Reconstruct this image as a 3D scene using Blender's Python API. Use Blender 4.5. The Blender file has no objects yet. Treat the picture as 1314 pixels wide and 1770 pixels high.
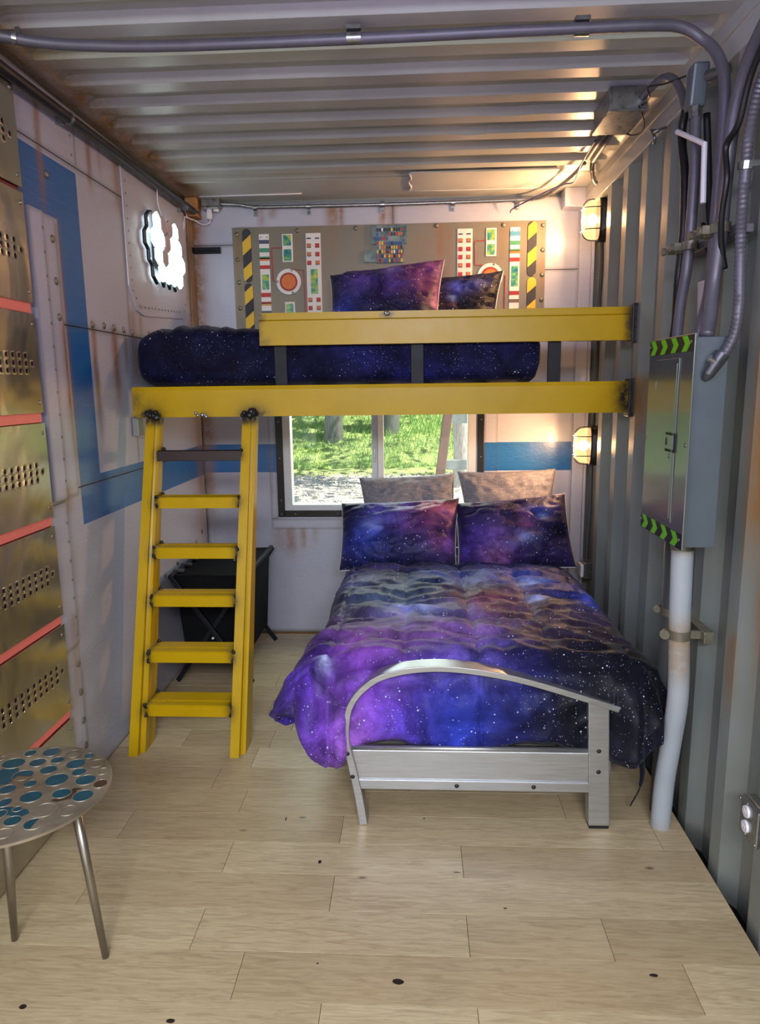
import bpy, bmesh, math, random
import numpy as np
from mathutils import Vector, Matrix, noise
random.seed(7)
S = bpy.context.scene
COL = S.collection
PI = math.pi

# ------------------------------------------------------------------ camera
def make_camera():
    f, p, ya, ro = 1213.0, .1769, .0516, .0128
    cy, sy = math.cos(ya), math.sin(ya)
    fw = Vector((-sy*math.cos(p), cy*math.cos(p), -math.sin(p)))
    r = Vector((cy, sy, 0)); d = fw.cross(r)
    c, s = math.cos(ro), math.sin(ro)
    r2 = c*r + s*d; d2 = -s*r + c*d
    cd = bpy.data.cameras.new('camera'); co = bpy.data.objects.new('camera', cd); COL.objects.link(co)
    m = Matrix.Identity(4)
    for i in range(3):
        m[i][0] = r2[i]; m[i][1] = -d2[i]; m[i][2] = -fw[i]
    m[0][3], m[1][3], m[2][3] = 1.349, 0.0, 1.588
    co.matrix_world = m
    cd.sensor_fit = 'VERTICAL'; cd.sensor_height = 24; cd.lens = 24*f/1770.0
    cd.clip_start = .05; cd.clip_end = 300
    S.camera = co
make_camera()

# ------------------------------------------------------------------ world, sun, lamps, exposure
S.view_settings.view_transform = 'Standard'
S.view_settings.look = 'None'
S.view_settings.gamma = 1.0
S.view_settings.use_curve_mapping = False
S.view_settings.exposure = 0.12
W = bpy.data.worlds.new('world'); S.world = W; W.use_nodes = True
wn = W.node_tree.nodes; wl = W.node_tree.links
sky = wn.new('ShaderNodeTexSky'); sky.sky_type = 'NISHITA'; sky.sun_disc = False
sky.sun_elevation = math.radians(48); sky.sun_rotation = math.radians(100)
wl.new(sky.outputs[0], wn['Background'].inputs[0]); wn['Background'].inputs[1].default_value = .20

def lamp(name, kind, loc, power, col, size=None, target=None, sizey=None, rad=None):
    l = bpy.data.lights.new(name, kind); l.energy = power; l.color = col
    o = bpy.data.objects.new(name, l); COL.objects.link(o); o.location = loc
    if kind == 'AREA':
        l.shape = 'RECTANGLE'; l.size = size; l.size_y = sizey or size
    if rad is not None: l.shadow_soft_size = rad
    if target is not None:
        o.rotation_euler = (Vector(target)-Vector(loc)).to_track_quat('-Z', 'Y').to_euler()
    return o
sun = lamp('sun', 'SUN', (8, 8, 12), 9.0, (1, .95, .84), target=(2.2, 9.5, 0)); sun.data.angle = .01
door_light = lamp('doorway_daylight', 'AREA', (1.45, -1.35, 2.34), 54, (.95, .97, 1.0), 1.6, (1.15, 2.1, .0), .42); door_light.data.spread = math.radians(125)
lamp('doorway_ground_bounce', 'AREA', (1.15, -1.42, .45), 8, (1.0, .96, .88), 2.1, (1.15, 2.6, .9), .8)
lamp('side_fill_light', 'AREA', (.06, .55, 1.45), 13, (.96, 1.0, .93), 1.1, (2.3, 2.2, .4), 1.7)  # added fill light; the left wall has no door here
lamp('window_skylight', 'AREA', (1.15, 4.98, 1.83), 36, (.88, 1.0, .88), 1.5, (1.15, 3.5, .45), .72)
lamp('purple_strip_lamp', 'AREA', (1.3, .9, 2.2), 7, (.42, .30, 1.0), .9, (1.3, 2.2, 2.69), .1)

# ------------------------------------------------------------------ helpers
def link(o): COL.objects.link(o); return o
def origin(o):
    v = Vector((0, 0, 0))
    while o: v += o.location; o = o.parent
    return v
def thing(name, label, cat, loc=(0, 0, 0), group=None):
    o = bpy.data.objects.new(name, None); link(o); o.location = loc; o.empty_display_size = .05
    tag(o, label, cat, group); return o
def tag(o, label=None, cat=None, group=None, kind=None):
    if label: o['label'] = label
    if cat: o['category'] = cat
    if group: o['group'] = group
    if kind: o['kind'] = kind
    return o
def finish(name, me, mats, parent=None, smooth=None, bevel=None, label=None, kind=None, loc=None):
    """link mesh (world-coordinate verts) as ONE object below parent"""
    for m in (mats if isinstance(mats, (list, tuple)) else [mats]): me.materials.append(m)
    o = bpy.data.objects.new(name, me)
    base = Vector(loc) if loc is not None else (origin(parent) if parent else Vector((0, 0, 0)))
    if base.length > 0: me.transform(Matrix.Translation(-base))
    if parent:
        o.parent = parent; o.location = base-origin(parent)
    else: o.location = base
    link(o)
    if smooth:
        me.polygons.foreach_set('use_smooth', [True]*len(me.polygons))
        if smooth != 1 and smooth is not True:
            try: me.set_sharp_from_angle(angle=math.radians(smooth))
            except Exception: pass
    if bevel:
        b = o.modifiers.new('bevel', 'BEVEL'); b.width = bevel; b.segments = 2; b.limit_method = 'ANGLE'; b.angle_limit = math.radians(40)
    if label: o['label'] = label
    if kind: o['kind'] = kind
    me.update()
    return o
def catmull(pts, n=8):
    P = [Vector(p) for p in pts]
    if len(P) < 3: return P
    P = [2*P[0]-P[1]]+P+[2*P[-1]-P[-2]]; out = []
    for i in range(1, len(P)-2):
        for k in range(n):
            t = k/n; a, b, c, d = P[i-1:i+3]
            out.append(.5*((2*b)+(-a+c)*t+(2*a-5*b+4*c-d)*t*t+(-a+3*b-3*c+d)*t**3))
    out.append(P[-2]); return out
class MB:
    def __init__(s): s.v = []; s.f = []; s.m = []; s.cur = 0
    def add(s, vs, fs):
        n = len(s.v); s.v += [tuple(v) for v in vs]
        for f in fs: s.f.append(tuple(i+n for i in f)); s.m.append(s.cur)
        return s
    def box(s, x0, y0, z0, x1, y1, z1):
        x0, x1 = sorted((x0, x1)); y0, y1 = sorted((y0, y1)); z0, z1 = sorted((z0, z1))
        return s.add([(x0,y0,z0),(x1,y0,z0),(x1,y1,z0),(x0,y1,z0),(x0,y0,z1),(x1,y0,z1),(x1,y1,z1),(x0,y1,z1)],
                     [(0,3,2,1),(4,5,6,7),(0,1,5,4),(1,2,6,5),(2,3,7,6),(3,0,4,7)])
    def obox(s, c, ax, ay, az):
        c, ax, ay, az = map(Vector, (c, ax, ay, az)); vs = []
        for k in (-1, 1):
            for (i, j) in ((-1,-1),(1,-1),(1,1),(-1,1)): vs.append(c+ax*i+ay*j+az*k)
        return s.add(vs, [(0,3,2,1),(4,5,6,7),(0,1,5,4),(1,2,6,5),(2,3,7,6),(3,0,4,7)])
    def tube(s, pts, r, n=10, cap=True, flat=None):
        P = [Vector(p) for p in pts]; R = r if isinstance(r, (list, tuple)) else [r]*len(P)
        T = []
        for i in range(len(P)):
            t = P[min(i+1, len(P)-1)]-P[max(i-1, 0)]
            T.append(t.normalized() if t.length > 1e-9 else Vector((0, 0, 1)))
        up = Vector((0, 0, 1)) if abs(T[0].z) < .9 else Vector((1, 0, 0))
        a = T[0].cross(up).normalized(); vs = []; fs = []
        for i, p in enumerate(P):
            a = (a-T[i]*a.dot(T[i])).normalized(); b = T[i].cross(a)
            for k in range(n):
                an = 2*PI*k/n; vs.append(p+(a*math.cos(an)+b*math.sin(an)*(flat or 1))*R[i])
        for i in range(len(P)-1):
            for k in range(n):
                k2 = (k+1) % n; fs.append((i*n+k, i*n+k2, (i+1)*n+k2, (i+1)*n+k))
        if cap:
            fs.append(tuple(range(n-1, -1, -1))); fs.append(tuple((len(P)-1)*n+k for k in range(n)))
        return s.add(vs, fs)
    def prism(s, poly, h):
        """poly: 3-D points of a planar face, extruded by vector h"""
        P = [Vector(p) for p in poly]; h = Vector(h); n = len(P)
        nr = Vector((0, 0, 0))
        for i in range(n): nr += P[i].cross(P[(i+1) % n])
        if nr.dot(h) > 0: P.reverse()
        return s.add(P+[p+h for p in P], [tuple(range(n)), tuple(range(2*n-1, n-1, -1))]+[(i, i+n, (i+1) % n+n, (i+1) % n) for i in range(n)])
    def disc(s, c, ax, r, h, n=20, r2=None):
        c = Vector(c); ax = Vector(ax).normalized()
        return s.tube([c, c+ax*h], [r, r2 if r2 is not None else r], n)
    def dome(s, c, ax, r, h, n=12, k=4):
        c = Vector(c); ax = Vector(ax).normalized()
        return s.tube([c+ax*h*math.sin(i/k*PI/2) for i in range(k+1)], [max(r*math.cos(i/k*PI/2), r*.03) for i in range(k+1)], n)
    def sphere(s, c, r, n=10, k=6):
        c = Vector(c); 
        return s.tube([c+Vector((0,0,1))*(-math.cos(i/k*PI))*r for i in range(k+1)], [max(r*math.sin(i/k*PI), r*.02) for i in range(k+1)], n)
    def mesh(s, name='m'):
        me = bpy.data.meshes.new(name); me.from_pydata(s.v, [], s.f)
        if any(s.m): me.polygons.foreach_set('material_index', s.m)
        return me
    def obj(s, name, mats, parent=None, **k): return finish(name, s.mesh(name), mats, parent, **k)
def copies(o, places, parent=None):
    """share one piece at several world places (piece built with loc=its first place)"""
    out = [o]
    for p in places:
        c = o.copy(); link(c); c.parent = o.parent
        c.location = Vector(p)-origin(o.parent) if o.parent else Vector(p); out.append(c)
    return out
def sstep(a, b, x):
    t = min(max((x-a)/(b-a), 0), 1); return t*t*(3-2*t)
def set_attr(me, name, vals):
    a = me.attributes.new(name, 'FLOAT', 'POINT'); a.data.foreach_set('value', vals)
def set_col(me, name, cols):
    a = me.color_attributes.new(name, 'FLOAT_COLOR', 'POINT'); a.data.foreach_set('color', [c for q in cols for c in (q[0], q[1], q[2], 1)])

# ------------------------------------------------------------------ materials
def srgb(r, g, b):
    f = lambda c: (c/255/12.92) if c <= 10 else ((c/255+.055)/1.055)**2.4
    return (f(r), f(g), f(b), 1)
class NT:
    def __init__(s, name):
        s.mat = bpy.data.materials.new(name); s.mat.use_nodes = True; s.t = s.mat.node_tree
        s.b = s.t.nodes['Principled BSDF']; s.out = s.t.nodes['Material Output']
    def n(s, k, **kw):
        x = s.t.nodes.new(k)
        for a, v in kw.items(): setattr(x, a, v)
        return x
    def l(s, a, b): s.t.links.new(a, b)
    def coord(s, kind='Object', scale=None, loc=None):
        c = s.n('ShaderNodeTexCoord').outputs[kind]
        if scale or loc:
            m = s.n('ShaderNodeMapping'); s.l(c, m.inputs[0])
            if scale: m.inputs['Scale'].default_value = scale
            if loc: m.inputs['Location'].default_value = loc
            return m.outputs[0]
        return c
    def noise(s, vec, scale, detail=4, rough=.55, dist=0):
        x = s.n('ShaderNodeTexNoise'); s.l(vec, x.inputs['Vector']); x.inputs['Scale'].default_value = scale
        x.inputs['Detail'].default_value = detail; x.inputs['Roughness'].default_value = rough; x.inputs['Distortion'].default_value = dist
        return x.outputs['Fac']
    def ramp(s, fac, stops, interp='LINEAR'):
        x = s.n('ShaderNodeValToRGB'); s.l(fac, x.inputs[0]); e = x.color_ramp.elements; x.color_ramp.interpolation = interp
        while len(e) < len(stops): e.new(.5)
        for i, (p, c) in enumerate(stops):
            e[i].position = p; e[i].color = c if len(c) == 4 else (*c, 1)
        return x.outputs['Color']
    def mix(s, fac, a, b, mode='MIX'):
        x = s.n('ShaderNodeMix', data_type='RGBA', blend_type=mode)
        for i, v in ((0, fac), (6, a), (7, b)):
            if isinstance(v, (int, float, tuple)): x.inputs[i].default_value = v
            else: s.l(v, x.inputs[i])
        return x.outputs[2]
    def math(s, op, a, b=None, c=None, clamp=False):
        x = s.n('ShaderNodeMath', operation=op, use_clamp=clamp)
        for i, v in enumerate((a, b, c)):
            if v is None: continue
            if isinstance(v, (int, float)): x.inputs[i].default_value = v
            else: s.l(v, x.inputs[i])
        return x.outputs[0]
    def attr(s, name, out='Fac'): return s.n('ShaderNodeAttribute', attribute_name=name).outputs[out]
    def bump(s, h, strength=.3, dist=.005, prev=None):
        x = s.n('ShaderNodeBump'); s.l(h, x.inputs['Height']); x.inputs['Strength'].default_value = strength; x.inputs['Distance'].default_value = dist
        if prev is not None: s.l(prev, x.inputs['Normal'])
        s.l(x.outputs[0], s.b.inputs['Normal']); return x.outputs[0]
    def set(s, **k):
        for a, v in k.items():
            a = {'base': 'Base Color', 'rough': 'Roughness', 'metal': 'Metallic', 'spec': 'Specular IOR Level', 'coat': 'Coat Weight', 'coatr': 'Coat Roughness',
                 'emi': 'Emission Color', 'emis': 'Emission Strength', 'trans': 'Transmission Weight', 'sheen': 'Sheen Weight', 'alpha': 'Alpha'}[a]
            if isinstance(v, (int, float, tuple)): s.b.inputs[a].default_value = v
            else: s.l(v, s.b.inputs[a])
        return s
def mul(c, k): return (c[0]*k, c[1]*k, c[2]*k, 1)
def basic(name, col, rough=.5, metal=0, var=.12, nscale=12, bump=0, coat=0, stain=None, staincol=(.15, .06, .015, 1), bscale=60, stretch=None):
    t = NT(name); v = t.coord('Object', stretch) if stretch else t.coord('Object')
    n = t.noise(v, nscale, 5)
    c = t.ramp(n, [(.3, mul(col, 1-var)), (.7, mul(col, 1+var))])
    if stain:
        st = t.attr(stain); nn = t.noise(t.coord('Object'), 45, 6, .7)
        k = t.math('MULTIPLY', st, t.math('MULTIPLY_ADD', nn, 2.6, -.35, clamp=True), clamp=True)
        c = t.mix(k, c, staincol)
    t.set(base=c, metal=metal, coat=coat, coatr=.1)
    r = t.math('MULTIPLY_ADD', n, .2, rough-.1, clamp=True); t.set(rough=r)
    if bump: t.bump(t.noise(v, bscale, 4), bump, .004)
    return t.mat
def plywood(name, col):
    t = NT(name); o = t.coord('Object')
    g = t.noise(t.coord('Object', (1, .25, 1.6)), 26, 6, .65, .8)
    fine = t.noise(t.coord('Object', (1, 3, 22)), 9, 5, .7, .4)
    big = t.noise(o, 2.2, 3)
    c = t.mix(.45, t.ramp(big, [(.3, mul(col, .9)), (.7, mul(col, 1.08))]), t.ramp(fine, [(.25, mul(col, .86)), (.6, mul(col, 1.05))]))
    rk = t.math('MULTIPLY', t.attr('rust'), t.math('MULTIPLY_ADD', t.noise(t.coord('Object', (1, 9, .9)), 16, 5, .7), 2.4, -.35, clamp=True), clamp=True)
    c = t.mix(rk, c, (.25, .115, .03, 1))
    c = t.mix(t.math('MULTIPLY', t.attr('grime'), .75, clamp=True), c, (.05, .035, .022, 1))
    t.set(base=c, rough=t.math('MULTIPLY_ADD', g, .25, .25), coat=.45, coatr=.22)
    b = t.bump(fine, .22, .002); t.bump(g, .45, .004, b)
    return t.mat
GREY = srgb(178, 180, 196)
M = {}
M['ply'] = plywood('painted_plywood', GREY)
M['ply_blue'] = plywood('painted_plywood_blue', srgb(0, 92, 160))
def steel_wall(name, col):
    t = NT(name); o = t.coord('Object'); n = t.noise(o, 3, 5); f = t.noise(o, 90, 3)
    c = t.ramp(n, [(.3, mul(col, .88)), (.7, mul(col, 1.08))])
    rk = t.math('MULTIPLY', t.attr('rust'), t.math('MULTIPLY_ADD', t.noise(t.coord('Object', (4, 4, 1)), 12, 6, .7), 2.4, -.3, clamp=True), clamp=True)
    c = t.mix(rk, c, (.26, .13, .035, 1))
    c = t.mix(t.math('MULTIPLY', t.attr('grime'), .8, clamp=True), c, (.035, .03, .025, 1))
    t.set(base=c, rough=t.math('MULTIPLY_ADD', n, .2, .25), coat=.15, coatr=.25); t.bump(f, .06, .002)
    return t.mat
M['wall_steel'] = steel_wall('painted_corrugated_steel', srgb(127, 134, 132))
M['ceil_steel'] = steel_wall('painted_roof_steel', srgb(180, 182, 178))
M['yellow'] = basic('yellow_enamel', srgb(186, 150, 2), .34, .0, .06, 8, .03, .0, stain='soot', staincol=(.012, .011, .011, 1))
M['yellow'].node_tree.nodes['Principled BSDF'].inputs['Specular IOR Level'].default_value = .28
M['rust_brown'] = basic('brown_primer', srgb(42, 22, 20), .5, 0, .15)
M['weld'] = basic('burnt_weld', (.02, .019, .02, 1), .35, .4, .5, 60, .5, 0)
M['black_steel'] = basic('black_painted_steel', (.006, .007, .012, 1), .5, 0, .2)
M['black_steel'].node_tree.nodes['Principled BSDF'].inputs['Specular IOR Level'].default_value = .25
M['dark_pipe'] = basic('dark_pipe', (.012, .011, .014, 1), .38, .1, .4, 9)
M['brushed'] = basic('brushed_silver', srgb(184, 186, 190), .34, .85, .1, 30, .02, stretch=(.3, 4, 4))
M['zinc'] = basic('zinc_plated', srgb(150, 152, 152), .3, .9, .2, 40)
M['dark_zinc'] = basic('dull_cast_zinc', srgb(84, 86, 92), .4, .6, .2, 30)
M['emt'] = basic('galvanized_conduit', srgb(104, 102, 112), .48, .4, .12, 14)
M['panel_grey'] = basic('panel_grey_enamel', srgb(92, 102, 110), .35, .2, .05, 6, coat=.25)
M['panel_cover'] = basic('panel_cover_enamel', srgb(120, 128, 126), .24, .6, .03, 1.5, coat=.5)
M['pvc'] = basic('grey_pvc', srgb(165, 172, 182), .4, 0, .06, 7, stain='rust', staincol=(.30, .18, .06, 1))
M['dark_pvc'] = basic('dark_grey_pvc', srgb(70, 72, 76), .5, 0, .1)
M['strap'] = basic('strap_zinc', srgb(124, 120, 106), .4, .5, .2, 40)
M['black_rubber'] = basic('black_rubber', (.008, .008, .01, 1), .45, 0, .3)
M['white_plastic'] = basic('white_plastic', srgb(228, 226, 235), .4, 0, .03)
M['lamp_body'] = basic('lamp_black', (.018, .013, .012, 1), .4, 0, .2)
M['vinyl'] = basic('white_vinyl', srgb(205, 208, 210), .35, 0, .03)
M['window_black'] = basic('black_angle_frame', (.016, .015, .014, 1), .38, .4, .2)
M['wood'] = basic('raw_wood', srgb(176, 128, 74), .6, 0, .3, 14, .1, stretch=(1, 1, 8))
M['wood_dark'] = basic('stained_board', srgb(128, 104, 78), .55, 0, .4, 9, .1, stretch=(1, 1, .4))
M['black_fabric'] = basic('black_fabric', (.004, .0045, .006, 1), .8, 0, .3, 30, .2)
M['black_fabric'].node_tree.nodes['Principled BSDF'].inputs['Specular IOR Level'].default_value = .12
M['green_tape'] = basic('reflective_green', srgb(110, 196, 24), .35, 0, .08)
M['black_tape'] = basic('tape_black', (.01, .01, .012, 1), .4)
M['console_grey'] = basic('console_olive_grey', srgb(118, 114, 100), .42, .1, .08, 5, stain='rust', staincol=(.22, .12, .05, 1))
M['hazard_yellow'] = basic('hazard_yellow', srgb(222, 180, 45), .6, 0, .06)
M['hazard_black'] = basic('hazard_black', srgb(58, 58, 64), .8, 0, .25, 120)
M['card'] = basic('white_card', srgb(222, 220, 218), .5, 0, .03)
for nm, c in dict(red=(178, 38, 30), orange=(208, 110, 34), navy=(62, 74, 104), teal=(62, 140, 108), tan=(205, 150, 70), darkred=(150, 30, 24), skyblue=(70, 140, 178), brown=(104, 80, 72), chipyellow=(214, 190, 50), chipblue=(40, 84, 170), chipblack=(24, 24, 28)).items():
    M[nm] = basic('ink_'+nm, srgb(*c), .5, 0, .12, 60)
def green_glass():
    t = NT('marbled_green_tile'); n = t.noise(t.coord('Object'), 14, 4, .6, 1.5)
    t.set(base=t.ramp(n, [(.3, srgb(28, 92, 130)), (.45, srgb(60, 150, 120)), (.6, srgb(160, 186, 60)), (.75, srgb(214, 196, 60))]), rough=.25); return t.mat
M['marble'] = green_glass()
def circuit():
    t = NT('painted_circuit_board'); n = t.noise(t.coord('Object'), 16, 4)
    t.set(base=t.ramp(n, [(.35, srgb(40, 78, 96)), (.6, srgb(126, 150, 150))]), rough=.5); return t.mat
M['circuit'] = circuit()
def brass():
    t = NT('tarnished_brass_sheet'); o = t.coord('Object'); b = t.noise(t.coord('Object', (1, 1.3, .9)), 3.0, 2, .4, .8); sp = t.noise(o, 30, 3, .7); sm = t.noise(o, 7, 4)
    c = t.ramp(b, [(.25, srgb(160, 156, 138)), (.75, srgb(196, 192, 174))])
    c = t.mix(t.ramp(sp, [(.72, (0, 0, 0)), (.76, (.5, .5, .5))]), c, (.06, .04, .03, 1))
    t.set(base=c, metal=.85, rough=t.math('MULTIPLY_ADD', sm, .14, .16)); t.bump(b, .25, .05); return t.mat
M['brass'] = brass()
def glow(name, col, s, base=None):
    t = NT(name); t.set(base=base or (*col, 1), emi=(*col, 1), emis=s, rough=.4); return t.mat
M['led_red'] = glow('red_led_backing', (1.0, .28, .22), .11, (.62, .12, .10, 1))
M['led_off'] = basic('red_backing_unlit', srgb(120, 38, 34), .6)
M['hex_on'] = glow('hexagon_light_tile', (.80, 1.0, .98), 2.6)
M['hex_off'] = basic('hexagon_tile_off', srgb(190, 180, 190), .45)
M['led_white'] = glow('white_led_square', (.9, .95, 1.0), 2.0)
def lamp_glass():
    t = NT('lamp_glass_lit'); tr = t.n('ShaderNodeBsdfTransparent'); mx = t.n('ShaderNodeMixShader'); mx.inputs[0].default_value = .55
    t.set(base=(.25, .2, .12, 1), rough=.3, emi=(1.0, .62, .24, 1), emis=1.15)
    t.l(tr.outputs[0], mx.inputs[1]); t.l(t.b.outputs[0], mx.inputs[2]); t.l(mx.outputs[0], t.out.inputs[0]); return t.mat
M['bulb'] = lamp_glass()
M['bulb_core'] = glow('bulb_core', (1.0, .8, .5), 30.0)
def plank():
    t = NT('oak_plank'); o = t.coord('Object'); inf = t.n('ShaderNodeObjectInfo').outputs['Random']
    add = t.n('ShaderNodeVectorMath', operation='ADD'); t.l(o, add.inputs[0])
    cmb = t.n('ShaderNodeCombineXYZ'); t.l(t.math('MULTIPLY', inf, 37.0), cmb.inputs[0]); t.l(t.math('MULTIPLY', inf, 91.0), cmb.inputs[1]); t.l(cmb.outputs[0], add.inputs[1])
    def mp(sc):
        m = t.n('ShaderNodeMapping'); t.l(add.outputs[0], m.inputs[0]); m.inputs['Scale'].default_value = sc; return m.outputs[0]
    grain = t.noise(mp((1.0, 10, 1)), 6, 6, .65, 1.6); fine = t.noise(mp((3, 90, 1)), 5, 4, .6); big = t.noise(mp((.8, 2, 1)), 2.2, 2)
    base = t.ramp(inf, [(0, srgb(186, 166, 134)), (.5, srgb(206, 187, 153)), (1, srgb(220, 204, 170))])
    c = t.mix(t.math('MULTIPLY', t.ramp(grain, [(.35, (1, 1, 1)), (.6, (0, 0, 0))]), .55), base, srgb(132, 106, 72))
    c = t.mix(t.math('MULTIPLY', fine, .30), c, srgb(150, 126, 92)); c = t.mix(t.math('MULTIPLY', big, .25), c, srgb(208, 190, 156))
    vor = t.n('ShaderNodeTexVoronoi'); t.l(mp((1.6, 3.6, 1)), vor.inputs['Vector']); vor.inputs['Scale'].default_value = 1.5
    k = t.ramp(vor.outputs['Distance'], [(.012, (1, 1, 1)), (.05, (0, 0, 0))])
    c = t.mix(t.math('MULTIPLY', k, .85), c, (.05, .03, .015, 1))
    t.set(base=c, rough=t.math('MULTIPLY_ADD', fine, .12, .30)); t.bump(fine, .06, .002); return t.mat
M['plank'] = plank()
M['knot'] = basic('dark_knot', (.018, .012, .008, 1), .6, 0, .4)
def galaxy(name, rough=.5, dens=1.0, spec=.15, lo=.45, big=1.0):
    t = NT(name); o = t.coord('Object'); col = t.attr('print', 'Color')
    n1 = t.noise(o, 5.5, 6, .65, .8); n2 = t.noise(o, 22, 5, .7)
    c = t.mix(1.0, col, t.ramp(n1, [(.30, (.18, .16, .24)), (.5, (.9, .9, 1)), (.72, (2.2, 2.1, 2.3))]), 'MULTIPLY')
    c = t.mix(t.math('MULTIPLY', t.ramp(n2, [(.55, (0, 0, 0)), (.8, (1, 1, 1))]), .5), c, t.mix(1.0, c, (2.4, 2.4, 2.6, 1), 'MULTIPLY'))
    def stars(scale, r0, r1, lo):
        v = t.n('ShaderNodeTexVoronoi'); t.l(o, v.inputs['Vector']); v.inputs['Scale'].default_value = scale
        sep = t.n('ShaderNodeSeparateColor'); t.l(v.outputs['Color'], sep.inputs[0])
        sz = t.math('MULTIPLY_ADD', t.math('POWER', sep.outputs[0], 4.0), r1, r0)
        k = t.math('SUBTRACT', 1.0, t.math('DIVIDE', v.outputs['Distance'], sz), clamp=True)
        return t.math('MULTIPLY', t.math('MULTIPLY', k, 2.4, clamp=True), t.math('GREATER_THAN', sep.outputs[1], lo))
    s1 = stars(62*dens, .10, .17, lo); s2 = stars(17*dens, .025, .11*big, .45); s3 = stars(120*dens, .13, .12, lo)
    cl = t.math('MULTIPLY', s3, t.ramp(t.noise(o, 3.0, 3), [(.36, (0, 0, 0)), (.60, (.9, .9, .9))]))
    st = t.math('MAXIMUM', t.math('MAXIMUM', s1, s2), cl, clamp=True)
    c = t.mix(st, c, (.62, .68, .95, 1))
    wv = t.noise(t.coord('Object', (1, 1, 1)), 9, 5, .6, .4)
    t.set(base=c, rough=rough, sheen=.05, spec=spec); t.bump(wv, .12, .02); return t.mat
M['galaxy'] = galaxy('galaxy_print', .5)
M['galaxy_dark'] = galaxy('galaxy_print_sheet', .7, 1.0, .08, .62, .4)
def linen():
    t = NT('grey_linen'); o = t.coord('Object')
    a = t.noise(t.coord('Object', (1, 1, 14)), 26, 3, .8); b = t.noise(t.coord('Object', (14, 14, 1)), 26, 3, .8)
    k = t.math('MULTIPLY', a, b)
    t.set(base=t.ramp(k, [(.12, srgb(72, 72, 84)), (.28, srgb(122, 118, 126)), (.42, srgb(176, 168, 168))]), rough=.85); t.bump(k, .35, .002); return t.mat
M['linen'] = linen()
M['white_cloth'] = basic('white_cloth', srgb(214, 212, 220), .8, 0, .03)
M['red_cloth'] = basic('red_cloth', srgb(190, 30, 60), .8, 0, .05)
def glass():
    t = NT('window_glass'); tr = t.n('ShaderNodeBsdfTransparent'); gl = t.n('ShaderNodeBsdfGlossy'); gl.inputs['Roughness'].default_value = .02
    mx = t.n('ShaderNodeMixShader'); mx.inputs[0].default_value = .015; t.l(tr.outputs[0], mx.inputs[1]); t.l(gl.outputs[0], mx.inputs[2]); t.l(mx.outputs[0], t.out.inputs[0]); return t.mat
M['glass'] = glass()
def stool_top():
    t = NT('hammered_nickel'); n = t.noise(t.coord('Object'), 10, 4); t.set(base=t.ramp(n, [(.35, srgb(150, 138, 122)), (.65, srgb(186, 176, 160))]), metal=.75, rough=.38); return t.mat
M['nickel'] = stool_top()
M['enamel_blue'] = basic('blue_green_enamel', srgb(22, 74, 92), .22, 0, .15, 30)
M['enamel_brown'] = basic('brown_stain', srgb(80, 58, 40), .4, .3, .3, 30)
M['leg_steel'] = basic('brushed_leg_steel', srgb(150, 142, 130), .34, .85, .08)
# outside
M['leaf_ground'] = basic('leaf_litter', srgb(182, 180, 168), .9, 0, .35, 9, .5)
M['bank'] = basic('grass_bank_soil', srgb(140, 156, 92), .9, 0, .3, 3)
def leafmat(name, c1, c2):
    t = NT(name); i = t.n('ShaderNodeTexCoord').outputs['Object']; n = t.noise(i, 2.6, 5, .65)
    t.set(base=t.ramp(n, [(.35, c1), (.65, c2)]), rough=.7)
    tl = t.n('ShaderNodeBsdfTranslucent'); t.l(t.ramp(n, [(.35, c1), (.65, c2)]), tl.inputs[0]); mx = t.n('ShaderNodeMixShader'); mx.inputs[0].default_value = .4
    t.l(t.b.outputs[0], mx.inputs[1]); t.l(tl.outputs[0], mx.inputs[2]); t.l(mx.outputs[0], t.out.inputs[0]); return t.mat
M['grass'] = leafmat('lawn_grass', srgb(104, 164, 84), srgb(176, 204, 122))
M['foliage'] = leafmat('wood_foliage', srgb(110, 156, 62), srgb(216, 220, 130))
M['litter'] = basic('dry_leaves', srgb(190, 184, 168), .9, 0, .15, 4)
M['bark'] = basic('grey_bark', srgb(104, 108, 100), .9, 0, .3, 8, .6, stretch=(4, 4, .6))
M['pale_bark'] = basic('pale_bark', srgb(206, 198, 184), .9, 0, .35, 9, .6, stretch=(6, 6, .8))
M['post_wood'] = basic('weathered_post', srgb(146, 118, 104), .8, 0, .15, 8)
M['fence_wood'] = basic('weathered_grey_rail', srgb(150, 160, 156), .8, 0, .15, 8)

# ------------------------------------------------------------------ setting: panelled sheets with rust attribute
def n3(x, y, z=0): return noise.noise(Vector((x, y, z)))
RUST_L = [  # y, z top, z bottom, half width, strength
    (2.652, 2.60, 2.20, .020, .9), (2.70, 2.20, 1.20, .05, .12), (3.055, 2.60, 2.40, .022, .7), (3.16, 2.60, 2.50, .02, .3), (3.34, 2.60, 2.36, .045, .55), (3.40, 2.60, 2.05, .03, .35), (4.10, 2.60, 2.38, .02, .7),
    (3.96, 2.60, 2.50, .02, .4), (2.70, 1.84, 1.30, .035, .5), (2.97, 1.86, 1.35, .022, .7), (3.18, 1.86, 1.50, .035, .8), (3.30, 1.84, 1.66, .02, .5), (3.40, 1.95, 1.55, .05, .45), (3.50, 1.95, 1.70, .03, .4), (2.74, 2.22, 1.1, .015, .4),
    (2.56, .72, .35, .03, .35), (2.62, 1.22, 1.12, .04, .4), (4.33, 2.6, .2, .07, .45)]
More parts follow.
